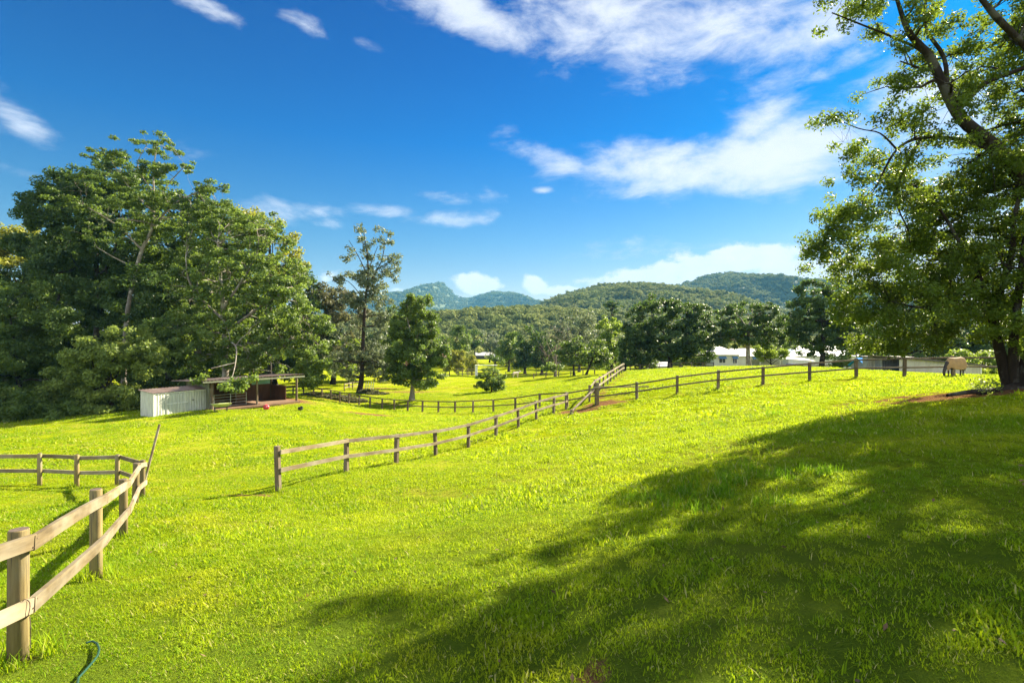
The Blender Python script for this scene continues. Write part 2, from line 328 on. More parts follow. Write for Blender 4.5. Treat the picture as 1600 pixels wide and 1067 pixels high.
def h1(x, y): return float(H(np.array([x]), np.array([y]))[0])
def G(px, Y): x = W(px, Y); return Vector((x, Y, h1(x, Y)))
def hit(px, py):   # first point of the ground along a line of sight (design help)
    Ys = np.geomspace(1.5, 250, 1500); X = (px-CX)/F*Ys; z = EYE+(CY-py)/F*Ys; g = H(X, Ys); k = np.argmax(g >= z)
    return Vector((X[k], Ys[k], g[k]))
# bare soil spots: (px,py, rx, ry, strength)
soil_px = [(385, 773, 1.3, .22, .85), (575, 647, 3.0, 1.3, 1), (600, 642, 3.0, 1.0, 1), (560, 655, 2.5, 1.2, .5), (540, 640, 3, 1.2, .5), (938, 631, 1.6, 1.3, 1.1), (905, 642, 1.8, 1.5, 1.1), (880, 643, 1.6, 1.2, .8), (960, 629, 2.0, .8, .9),
           (1400, 622, 2.3, .7, 1), (1480, 617, 2.2, .7, 1.1), (1330, 629, 1.6, .5, .7), (1550, 612, 2, 1.2, 1), (1440, 610, 1.8, .6, .6), (640, 612, 6, 3, .75), (700, 606, 6, 2, .6), (590, 606, 6, 3, .7), (500, 622, 6, 2, .6), (545, 628, 4, 1.6, .7),
           (1210, 600, 2.5, .4, .8), (1290, 596, 2.3, .35, .6), (1130, 608, 2, .3, .4), (1060, 617, 1.5, .3, .5), (1400, 590, 3, .4, .5), (20, 1040, .2, .2, .8), (152, 905, .18, .18, .9), (850, 940, .11, .08, 1.2), (720, 962, .09, .07, 1.2), (790, 905, .08, .06, 1.1), (480, 930, .08, .06, 1.1), (1240, 870, .1, .07, 1.1), (975, 620, 1.6, .6, .4),
           (1130, 1000, .07, .06, 1.2), (600, 1000, .08, .06, 1.2), (300, 1050, .06, .05, 1.1), (925, 1055, .05, .05, 1.2), (180, 965, .07, .05, 1.1), (640, 800, .12, .08, 1.1), (1010, 780, .14, .09, 1.1), (500, 650, 3.5, 1.2, .35), (420, 625, 5, 3.0, 1.1), (380, 630, 4.5, 2.5, 1.0), (355, 625, 4, 3, 1)]
SO = np.array([(*hit(a, b)[:2], rx, ry, s) for a, b, rx, ry, s in soil_px])
for Yc in np.arange(41, 72, 2.2):
    SO = np.vstack([SO, [(5.2+(Yc-38.5)*.28)+.7, Yc, .55, 1.6, .75]])
def soilmask(x, y):
    m = np.zeros_like(x)
    for sx, sy, rx, ry, s in SO:
        q = ((x-sx)/rx)**2+((y-sy)/ry)**2; m = np.maximum(m, s*np.exp(-q*.9))
    return m
def ground_mat():
    m, nt, b = mat('lawn'); p = posco(nt)
    n1 = texn(nt, p, .35, 6, .6); n2 = texn(nt, p, 2.6, 7, .7); n3 = texn(nt, p, 17, 5, .7); n4 = texn(nt, p, .09, 3, .5); n5 = texn(nt, p, 55, 3, .7)
    c = mixcol(nt, rampv(nt, n1, .35, .65), (.19, .245, .005), (.32, .355, .006))
    c = mixcol(nt, rampv(nt, n4, .4, .62), c, (.25, .31, .008))
    c = mixcol(nt, rampv(nt, n2, .48, .70, 0, .85), c, (.09, .15, .005))
    c = mixcol(nt, rampv(nt, n3, .50, .66, 0, .9), c, (.05, .075, .005))
    c = mixcol(nt, rampv(nt, texn(nt, p, .8, 5, .65, loc=(9, 4, 1)), .60, .72, 0, .55), c, (.38, .29, .05))
    c = mixcol(nt, rampv(nt, texn(nt, p, .22, 5, .65, loc=(2, 7, 5)), .50, .66, 0, .7), c, (.33, .29, .05))
    nr = nt.nodes.new('ShaderNodeAttribute'); nr.attribute_name = 'thatch'; c = mixcol(nt, mth(nt, 'MULTIPLY', nr.outputs['Fac'], .92), c, mixcol(nt, n3, (.045, .10, .008), (.11, .15, .02)))
    a = nt.nodes.new('ShaderNodeAttribute'); a.attribute_name = 'soil'
    sfac = mth(nt, 'ADD', a.outputs['Fac'], mth(nt, 'MULTIPLY', mth(nt, 'SUBTRACT', n2, .5), 1.3))
    sfac = mth(nt, 'ADD', sfac, mth(nt, 'MULTIPLY', mth(nt, 'SUBTRACT', n3, .5), .7))
    sc = mixcol(nt, n3, (.23, .12, .055), (.12, .068, .038))
    f = rampv(nt, sfac, .42, .75)
    nt.links.new(mixcol(nt, f, c, sc), b.inputs['Base Color'])
    b.inputs['Roughness'].default_value = .85; b.inputs['Specular IOR Level'].default_value = .0
    hh = mth(nt, 'ADD', mth(nt, 'MULTIPLY', n3, .6), mth(nt, 'ADD', mth(nt, 'MULTIPLY', n2, .5), mth(nt, 'MULTIPLY', n5, .35)))
    bump(nt, b, hh, 1.0, .12)
    return m
def make_ground():
    n = 560; k = 7.45; A = 60/k*.9
    t = np.linspace(-1, 1, n); xs = A*np.sinh(k*t); ys = 14+A*np.sinh(k*t)
    X, Y = np.meshgrid(xs, ys, indexing='ij'); Z = H(X, Y)
    V = np.stack([X.ravel(), Y.ravel(), Z.ravel()], 1); i, j = np.meshgrid(np.arange(n-1), np.arange(n-1), indexing='ij'); a = (i*n+j).ravel()
    Fq = np.stack([a, a+n, a+n+1, a+1], 1)
    o = mesh_np('ground', V, Fq, ground_mat(), attr={'soil': soilmask(X, Y).ravel(), 'thatch': np.exp(-(np.hypot(X, Y)/13)**2).ravel()}, smooth=True)
    tag(o, 'yellow green paddock grass rolling away to the hills', None, kind='structure'); return o
make_ground()

# ------------------------------------------------------------------ scattering (stuff only)
def scatter(name, pts, rz, sc, templates, label, tilt=None, kind='stuff'):
    me = bpy.data.meshes.new(name); me.vertices.add(len(pts)); me.vertices.foreach_set('co', np.asarray(pts, np.float32).ravel())
    rot = np.zeros((len(pts), 3), np.float32); rot[:, 2] = rz
    if tilt is not None: rot[:, :2] = tilt
    a = me.attributes.new('rot', 'FLOAT_VECTOR', 'POINT'); a.data.foreach_set('vector', rot.ravel())
    a = me.attributes.new('sc', 'FLOAT', 'POINT'); a.data.foreach_set('value', np.asarray(sc, np.float32))
    o = bpy.data.objects.new(name, me); COL.objects.link(o)
    cl = bpy.data.collections.new(name+'_kinds')
    for t in templates: cl.objects.link(t)
    g = bpy.data.node_groups.new(name+'_scatter', 'GeometryNodeTree')
    g.interface.new_socket('Geometry', in_out='INPUT', socket_type='NodeSocketGeometry'); g.interface.new_socket('Geometry', in_out='OUTPUT', socket_type='NodeSocketGeometry')
    N = g.nodes; L = g.links; gi = N.new('NodeGroupInput'); go = N.new('NodeGroupOutput')
    ci = N.new('GeometryNodeCollectionInfo'); ci.inputs['Collection'].default_value = cl; ci.inputs['Separate Children'].default_value = True; ci.inputs['Reset Children'].default_value = True
    ip = N.new('GeometryNodeInstanceOnPoints'); ip.inputs['Pick Instance'].default_value = True
    nr = N.new('GeometryNodeInputNamedAttribute'); nr.data_type = 'FLOAT_VECTOR'; nr.inputs[0].default_value = 'rot'
    ns = N.new('GeometryNodeInputNamedAttribute'); ns.data_type = 'FLOAT'; ns.inputs[0].default_value = 'sc'
    L.new(gi.outputs[0], ip.inputs['Points']); L.new(ci.outputs[0], ip.inputs['Instance'])
    L.new(nr.outputs[0], ip.inputs['Rotation']); L.new(ns.outputs[0], ip.inputs['Scale']); L.new(ip.outputs[0], go.inputs[0])
    md = o.modifiers.new('scatter', 'NODES'); md.node_group = g
    tag(o, label, None, kind=kind); return o
def grassmat(name, c_lo, c_hi, dry, trans, tf=.45):
    m, nt, b = mat(name); oi = nt.nodes.new('ShaderNodeObjectInfo'); p = posco(nt)
    a = nt.nodes.new('ShaderNodeAttribute'); a.attribute_name = 'var'
    f = mth(nt, 'ADD', mth(nt, 'MULTIPLY', oi.outputs['Random'], .45), mth(nt, 'MULTIPLY', a.outputs['Fac'], .55))
    c = mixcol(nt, f, c_lo, c_hi)
    big = texn(nt, p, .5, 5, .6); c = mixcol(nt, rampv(nt, big, .50, .70, 0, .8), c, dry)
    c = mixcol(nt, rampv(nt, texn(nt, p, .16, 4, .6, loc=(3, 8, 0)), .42, .60), c, mixcol(nt, .55, c, (.05, .16, .006))); c = mixcol(nt, rampv(nt, a.outputs['Fac'], .90, .93, 0, .8), c, (.40, .33, .15))
    nt.links.new(c, b.inputs['Base Color']); b.inputs['Roughness'].default_value = .6; b.inputs['Specular IOR Level'].default_value = .05
    t = nt.nodes.new('ShaderNodeBsdfTranslucent'); nt.links.new(mixcol(nt, .5, c, trans), t.inputs[0])
    mx = nt.nodes.new('ShaderNodeMixShader'); mx.inputs[0].default_value = tf
    nt.links.new(b.outputs[0], mx.inputs[1]); nt.links.new(t.outputs[0], mx.inputs[2]); nt.links.new(mx.outputs[0], nt.nodes['Material Output'].inputs[0]); return m
G_LAWN = grassmat('lawn_blade', (.035, .11, .005), (.34, .44, .008), (.42, .40, .018), (.66, .80, .012), .40)
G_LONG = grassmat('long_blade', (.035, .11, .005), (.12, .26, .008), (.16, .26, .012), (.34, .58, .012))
def tuft(name, n, R, lo, hi, w, lean, m, broad=0.0):
    V = []; Fc = []; A = []
    for i in range(n):
        r = R*math.sqrt(random.random()); th = random.random()*6.283; x, y = r*math.cos(th), r*math.sin(th)
        h = random.uniform(lo, hi); d = random.random()*6.283; ln = h*random.uniform(.15, 1)*lean; dx, dy = math.cos(d), math.sin(d); px_, py_ = -dy, dx
        ww = w*random.uniform(.6, 1.3); v = random.random(); b = len(V)
        if random.random() < broad:   # a flat weed leaf
            ww *= 2.8; h *= .4; ln = h*1.6
            ps = [(0, 0, .35), (.5, .8, 1), (1, .9, .25)]
        else: ps = [(0, 0, 1), (.4, .6, .85), (1, 1, .12)]
        for (tl, tz, tw) in ps:
            cx, cy, cz = x+dx*ln*tl, y+dy*ln*tl, h*tz-.008
            V += [(cx-px_*ww*tw/2, cy-py_*ww*tw/2, cz), (cx+px_*ww*tw/2, cy+py_*ww*tw/2, cz)]; A += [v, v]
        Fc += [(b, b+1, b+3, b+2), (b+2, b+3, b+5, b+4)]
    return mesh_np(name, V, Fc, m, attr={'var': A}, link=False)
def grass():
    T1 = [tuft('lawn_tuft', 76, .15, .014, .046, .006, 1.4, G_LAWN, .2) for _ in range(6)]
    T2 = [tuft('lawn_tuft_wide', 80, .26, .02, .06, .013, 1.3, G_LAWN, .1) for _ in range(5)]
    T3 = [tuft('lawn_patch', 90, .55, .03, .085, .035, 1.3, G_LAWN, .1) for _ in range(4)]
    T4 = [tuft('long_tuft', 46, .12, .06, .17, .007, 1.0, G_LONG, .06) for _ in range(5)]
    def pts(y0, y1, dens, keep=None):
        n = int(dens*((y1**2-y0**2)*1.02+(y1-y0)*4)); Y = np.sqrt(rng.uniform(y0*y0, y1*y1, n)); X = rng.uniform(-1, 1, n)*(Y*1.0+2)
        s = soilmask(X, Y); k = rng.random(n) > np.clip(s*1.7-.15, 0, 1)
        fx = np.sin(X*7.3+2.1*np.sin(Y*3.1))*np.sin(Y*6.1+1.9*np.sin(X*2.7+1))+.7*np.sin(X*13.1+Y*4.3+2*np.sin(Y*2.2))*np.sin(Y*11.7-X*3.9)
        ok = k & ((fx > -.55) | (rng.random(n) < .22))
        if keep is not None: ok &= keep(X, Y)
        return X[ok], Y[ok]
    def patch(X, Y): return np.sin(X*.9+1.3*np.sin(Y*.7))+np.sin(Y*1.1+1.7*np.sin(X*.6+2))+.6*np.sin(X*2.7+Y*1.9)
    X1, Y1 = pts(1.2, 10, 100); X2, Y2 = pts(8.5, 25, 27); X3, Y3 = pts(21, 78, 3.6)
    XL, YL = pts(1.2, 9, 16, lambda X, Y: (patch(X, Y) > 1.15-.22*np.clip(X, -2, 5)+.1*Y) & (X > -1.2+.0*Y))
    XM, YM = pts(8, 20, 2.2, lambda X, Y: (patch(X, Y) > .9) & (X > Y*.25))
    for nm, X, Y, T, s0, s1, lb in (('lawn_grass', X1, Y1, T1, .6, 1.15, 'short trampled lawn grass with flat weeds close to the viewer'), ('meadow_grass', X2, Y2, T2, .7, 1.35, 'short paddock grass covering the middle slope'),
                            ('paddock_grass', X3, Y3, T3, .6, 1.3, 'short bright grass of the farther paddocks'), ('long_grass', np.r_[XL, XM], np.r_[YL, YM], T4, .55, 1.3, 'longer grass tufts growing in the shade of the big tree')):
        Z = H(X, Y); n = len(X)
        cov = (.62+.55*(.5+.5*np.clip(patch(X, Y)/2, -1, 1)))*np.where(rng.random(n) < .06, 1.7, 1)
        scatter(nm, np.stack([X, Y, Z], 1), rng.uniform(0, 6.283, n), rng.uniform(s0, s1, n)*cov, T, lb)
grass()

# ------------------------------------------------------------------ hills and far forest
def leaf_quads(C, nrm, s, wratio=.55, rs=None):
    n = len(C); nrm = nrm/(np.linalg.norm(nrm, axis=1)[:, None]+1e-9)
    a = rng.normal(size=(n, 3)); u = np.cross(nrm, a); u /= np.linalg.norm(u, axis=1)[:, None]+1e-9; v = np.cross(nrm, u)
    L = (s*rng.uniform(.65, 1.35, n))[:, None] if rs is None else rs[:, None]
    u = u*L*.5; v = v*L*.5*wratio
    V = np.stack([C-u, C+v*1.0+u*.12, C+u, C-v+u*.12], 1).reshape(-1, 3); Fq = np.arange(n*4).reshape(-1, 4); return V, Fq
def far_tree_template(i, m, squash=1.0):
    nl = 15; C = []; Nn = []
    for k in range(nl):
        c = rng.normal(size=3)*np.array([.28, .28, .16*squash]); c[2] += .55
        q = rng.normal(size=(34, 3)); q /= np.linalg.norm(q, axis=1)[:, None]; r = rng.uniform(.14, .24)
        C.append(c+q*r*np.array([1, 1, .75])); Nn.append(q+np.array([0, 0, .5])+rng.normal(size=q.shape)*.35)
    C = np.concatenate(C); Nn = np.concatenate(Nn); V, Fq = leaf_quads(C, Nn, .16, .8)
    return mesh_np('far_crown', V, Fq, m, attr={'var': np.repeat(rng.random(len(C)), 4)}, link=False)
def forestmat(name, c1, c2, c3):
    m, nt, b = mat(name); oi = nt.nodes.new('ShaderNodeObjectInfo'); p = posco(nt)
    c = mixcol(nt, oi.outputs['Random'], c1, c2); big = texn(nt, p, .012, 6, .65); c = mixcol(nt, rampv(nt, big, .45, .65), c, c3)
    nt.links.new(c, b.inputs['Base Color']); b.inputs['Roughness'].default_value = .8; b.inputs['Specular IOR Level'].default_value = .08
    t = nt.nodes.new('ShaderNodeBsdfTranslucent'); nt.links.new(c, t.inputs[0]); mx = nt.nodes.new('ShaderNodeMixShader'); mx.inputs[0].default_value = .3
    nt.links.new(b.outputs[0], mx.inputs[1]); nt.links.new(t.outputs[0], mx.inputs[2]); nt.links.new(mx.outputs[0], nt.nodes['Material Output'].inputs[0]); return m
FM = [forestmat('forest_canopy', (.07, .10, .025), (.27, .29, .085), (.19, .23, .06)), forestmat('forest_canopy_dark', (.065, .095, .03), (.24, .26, .085), (.16, .20, .06))]
HILL = plain('hill_floor', (.05, .075, .02), (.03, .05, .016), .95, .02, co='pos')
def vnoise(x, y, s, seed):
    r = np.random.default_rng(seed); out = 0; amp = 1
    for o in range(4):
        for _ in range(3):
            a = r.random()*6.283; ph = r.random()*6.283; f = s*(2**o)*r.uniform(.7, 1.4)
            out = out+amp*np.sin((x*math.cos(a)+y*math.sin(a))*f+ph)/3
        amp *= .5
    return out
def hill(name, outline, D, Wf, label, seed, spurs=.18, spacing=9, tree_h=12, fm=0, name_f='forest', label_f='', yshear=0., tcount=None):
    ox = np.array([p[0] for p in outline], float); oy = np.array([p[1] for p in outline], float)
    X0, X1 = W(ox[0], D), W(ox[-1], D)
    def hz(X, Y):
        t = (Y-(D+yshear*(X-(X0+X1)/2)))/Wf; w = np.clip(1-np.abs(t), 0, 1); f = np.where(t < 0, np.sin(w*math.pi/2)**1.25, w)
        px = CX+F*X/D; top = EYE+(CY-np.interp(px, ox, oy))/F*D-tree_h*.8
        # spurs and gullies run down the face
        sp = vnoise(X*1.0, Y*.35, 6.0/Wf*1.6, seed)*spurs*(1-w)*w*4+vnoise(X, Y, 22/Wf, seed+1)*spurs*.5*w*(1-w)
        lim = np.where(t < 0, np.maximum(1+t*Wf/D-.03*np.minimum(1, -t*6), 0), 1)
        return -9+(top+9)*np.minimum(np.clip(f+sp*f**.3, 0, 1.02), lim)*np.clip(np.minimum((X-X0), (X1-X))/(Wf*.35), 0, 1)**.6
    nx, ny = 420, 110
    xs = np.linspace(X0, X1, nx); ts = np.linspace(-1, 1, ny)
    X, T = np.meshgrid(xs, ts, indexing='ij'); Y = D+yshear*(X-(X0+X1)/2)+T*Wf; Z = hz(X, Y)
    i, j = np.meshgrid(np.arange(nx-1), np.arange(ny-1), indexing='ij'); a = (i*ny+j).ravel()
    o = mesh_np(name, np.stack([X.ravel(), Y.ravel(), Z.ravel()], 1), np.stack([a, a+ny, a+ny+1, a+1], 1), HILL, smooth=True); tag(o, label, None, kind='structure')
    n = int((X1-X0)*Wf*1.25/spacing**2); Xp = rng.uniform(X0, X1, n); Tp = rng.uniform(-1, .25, n); Yp = D+yshear*(Xp-(X0+X1)/2)+Tp*Wf
    Zp = hz(Xp, Yp); k = Zp > -8.5; Xp, Yp, Zp = Xp[k], Yp[k], Zp[k]; n = len(Xp)
    T_ = [far_tree_template(i, FM[fm]) for i in range(4)]
    scatter(name_f, np.stack([Xp, Yp, Zp-tree_h*.15], 1), rng.uniform(0, 6.28, n), rng.uniform(.75, 1.0, n)*rng.choice([.8, 1.1, 1.5], n)*tree_h, T_, label_f)
hill('mountain', [(380, 500), (450, 476), (560, 470), (625, 456), (658, 453), (666, 450), (675, 445), (683, 441), (690, 440), (700, 448), (710, 459), (722, 464), (735, 464), (760, 458), (772, 454), (785, 456), (800, 455), (812, 458), (832, 467), (870, 480), (940, 492), (1000, 500)], 3800, 1500,
     'distant blue green mountain with one pointed peak', 3, .20, 17, 15, 1, 'mountain_forest', 'far forest covering the pointed mountain')
hill('ridge', [(900, 480), (980, 452), (1050, 446), (1082, 436), (1108, 428), (1140, 424), (1175, 431), (1200, 434), (1232, 434), (1290, 441), (1350, 450), (1420, 468), (1520, 480), (1650, 500), (1800, 510)], 1900, 800,
     'long blue green ridge behind the dark round trees', 8, .20, 10, 10, 1, 'ridge_forest', 'forest covering the long ridge on the right', )
hill('hill', [(730, 500), (800, 484), (850, 468), (900, 454), (940, 444), (1000, 441), (1045, 446), (1080, 453), (1120, 470), (1180, 490), (1260, 505), (1330, 520)], 1050, 480,
     'green forested hill in the middle of the skyline', 5, .18, 6.8, 9, 0, 'hill_forest', 'forest covering the middle hill')
hill('low_hill', [(300, 500), (420, 495), (560, 492), (690, 488), (740, 484), (800, 480), (860, 480), (900, 484), (1000, 490), (1060, 492), (1200, 500), (1350, 510), (1700, 515)], 560, 240,
     'low wooded rise at the foot of the hills', 21, .2, 6.2, 8, 0, 'valley_forest', 'wooded rise beyond the paddocks')

def valley_trees():
    n = 5200; Y = np.sqrt(rng.uniform(165**2, 600**2, n)); X = rng.uniform(-1.0, 1.15, n)*Y; px = CX+F*X/Y
    k = ~((px > 728) & (px < 792) & (Y < 345)) & ~((px > 600) & (px < 740) & (Y < 175)) & ((Y > 205) | (rng.random(n) < .6)); X, Y = X[k], Y[k]; n = len(X)
    T_ = [far_tree_template(i, FM[i % 2]) for i in range(6)]
    scatter('valley_wood', np.stack([X, Y, H(X, Y)+.6], 1), rng.uniform(0, 6.28, n), rng.uniform(.7, 1.3, n)*9, T_, 'wood covering the valley floor beyond the paddocks')
valley_trees()
# ------------------------------------------------------------------ trees
def P3(px, py, Y): return np.array(W(px, Y, py))
def tree(name, label, cat, px, Y, lobes, leaf='leaf_mid', bark='bark', s=.3, tr=.25, rc=.9, lai=3.4, limbs=None, group=None, nlimb=6, shell=.45, flat=.7, trunk_top=.55, up=.55, bare=0, seed=None, wr=.55, twigf=.7, droop=0, crown_name='crown', lsc=1.1, dY=0, base_z=None, fullsec=True):
    global rng
    if seed is not None: rng = np.random.default_rng(seed)
    base = np.array(G(px, Y)); base[2] -= .08
    if base_z is not None: base[2] = base_z
    e = empty(name, tuple(base), label, cat, group)
    LB = []
    for l in lobes:
        lx, ly, rx, ry = l[:4]; dy = l[4] if len(l) > 4 else 0; Yl = Y+dy
        k = l[5] if len(l) > 5 else 1.
        if lx > 1690: k *= .62
        LB.append((P3(lx, ly, Yl), np.array([rx, rx*1.0, ry])/F*Yl*lsc, k))
    # clumps
    CC = []; CR = []; CO = []
    for c, r, k in LB:
        area = math.pi*r[0]*r[2]; n = max(4, int(k*area/(math.pi*rc*rc)*1.9+3))
        q = rng.normal(size=(n, 3)); q /= np.linalg.norm(q, axis=1)[:, None]; rad = shell+(1-shell)*rng.random(n)**.6
        CC.append(c+q*r*rad[:, None]); CO.append(q); CR.append(rc*rng.uniform(.6, 1.25, n)*(k if k < 1 else 1)**.3)
    CC = np.concatenate(CC); CO = np.concatenate(CO); CR = np.concatenate(CR)
    gz = H(CC[:, 0], CC[:, 1])+.35; kk = CC[:, 2] > gz-.2; CC, CO, CR = CC[kk], CO[kk], CR[kk]
    if not bare:
        la = .5*s*s*wr; tot_area = (math.pi*CR**2).sum(); nl = np.maximum(3, (lai*.62*math.pi*CR**2/la)).astype(int)
        idx = np.repeat(np.arange(len(CC)), nl); q = rng.normal(size=(len(idx), 3)); q /= np.linalg.norm(q, axis=1)[:, None]; q *= (rng.random(len(idx))**.45)[:, None]
        C = CC[idx]+q*CR[idx][:, None]*np.array([1, 1, flat])
        if droop: C[:, 2] -= droop*rng.random(len(C))**2*CR[idx]
        nrm = rng.normal(size=C.shape)*.75+CO[idx]*.45+q*.35+np.array([0, 0, up])
        V, Fq = leaf_quads(C, nrm, s, wr)
        cv = rng.random(len(CC))[idx]*.55+rng.random(len(idx))*.45
        o = mesh_np(crown_name, V-base, Fq, MAT[leaf], e, attr={'var': np.repeat(cv, 4)})
    # skeleton
    S = []; SR = []; TV = []; TF = []; nb = 0
    def addtube(p, r, n=6):
        nonlocal nb
        V, Fc = tube_arrays(p, r, n); TV.append(V); TF.append(Fc+nb); nb += len(V)
    def curve(a, b, n, wob, sag=0, d0=None):
        t = np.linspace(0, 1, n)[:, None]; L = np.linalg.norm(b-a)
        mid = (a+b)/2+rng.normal(size=3)*wob*L+np.array([0, 0, sag*L])
        if d0 is not None: mid = a+d0*L*.5+rng.normal(size=3)*wob*L
        p = (1-t)**2*a+2*t*(1-t)*mid+t*t*b
        p[1:-1] += rng.normal(size=(n-2, 3))*wob*.15*L; return p
    if limbs:
        for lb in limbs:
            pts = np.array([P3(q[0], q[1], Y+(q[3] if len(q) > 3 else 0)) for q in lb]); rr = np.array([q[2] for q in lb])*(.74 if Y < 20 else .7)
            m = len(pts); tt = np.linspace(0, m-1, (m-1)*4+1); i0 = np.minimum(tt.astype(int), m-2); f = (tt-i0)[:, None]
            pm = pts[np.maximum(i0-1, 0)]; p0 = pts[i0]; p1 = pts[i0+1]; p2 = pts[np.minimum(i0+2, m-1)]
            p = .5*((2*p0)+(-pm+p1)*f+(2*pm-5*p0+4*p1-p2)*f**2+(-pm+3*p0-3*p1+p2)*f**3)
            r = rr[i0]*(1-f[:, 0])+rr[i0+1]*f[:, 0]; r = r*(1+rng.normal(size=len(r))*.04)
            addtube(p, r, 10)
            if lb[-1][1] < 600: S.append(p); SR.append(r)
    else:
        cen = CC.mean(0); top = base+(np.array([cen[0], cen[1], cen[2]])-base)*np.array([.7, .7, 1])*1.0; top = base+(top-base)*(trunk_top/.55)
        p = curve(base, top, 9, .03); r = np.linspace(tr, tr*.45, 9); r[0] *= 1.5; r[1] *= 1.12
        addtube(p, r, 9); S.append(p[3:]); SR.append(r[3:])
        seeds = CC[rng.choice(len(CC), min(nlimb, len(CC)), replace=False)]
        lab = ((CC[:, None]-seeds[None])**2).sum(-1).argmin(1)
        for k in range(len(seeds)):
            if not (lab == k).any(): continue
            tgt = CC[lab == k].mean(0)*.8+seeds[k]*.2; a = p[rng.integers(3, 9)]
            L = np.linalg.norm(tgt-a); q = curve(a, tgt, 8, .08, .05); rr = np.linspace(tr*.45, tr*.14, 8); addtube(q, rr, 6); S.append(q); SR.append(rr)
    SP = np.concatenate(S); SRR = np.concatenate(SR)
    # secondary branches then twigs
    ng = max(3, len(CC)//7); seeds = CC[rng.choice(len(CC), min(ng, len(CC)), replace=False)]; lab = ((CC[:, None]-seeds[None])**2).sum(-1).argmin(1)
    for k in range(len(seeds)):
        mem = CC[lab == k]
        if not len(mem): continue
        tgt = mem.mean(0); d = np.linalg.norm(SP-tgt, axis=1)+np.maximum(0, SP[:, 2]-tgt[2])*.6; j = d.argmin(); a = SP[j]; L = np.linalg.norm(tgt-a)
        r0 = min(SRR[j]*.6, .02+L*.022)*(1 if Y > 30 else .9); q = curve(a, tgt, 7, .10, .08); rr = np.linspace(r0, r0*.4, 7); addtube(q, rr, 5)
        for c in mem:
            if rng.random() < twigf:
                i = q[rng.integers(2, 7)]; t = curve(i, c, 4, .12, .03); addtube(t, np.linspace(r0*.45, r0*.12, 4), 3)
                if bare:
                    for _ in range(bare):
                        t2 = curve(t[2], t[2]+(c-t[2])*.9+rng.normal(size=3)*rc*.8+np.array([0, 0, rc*.3]), 4, .12); addtube(t2, np.linspace(r0*.3, r0*.08, 4), 3)
    mesh_np('trunk', np.concatenate(TV)-base, np.concatenate(TF), MAT[bark], e, smooth=True)
    return e

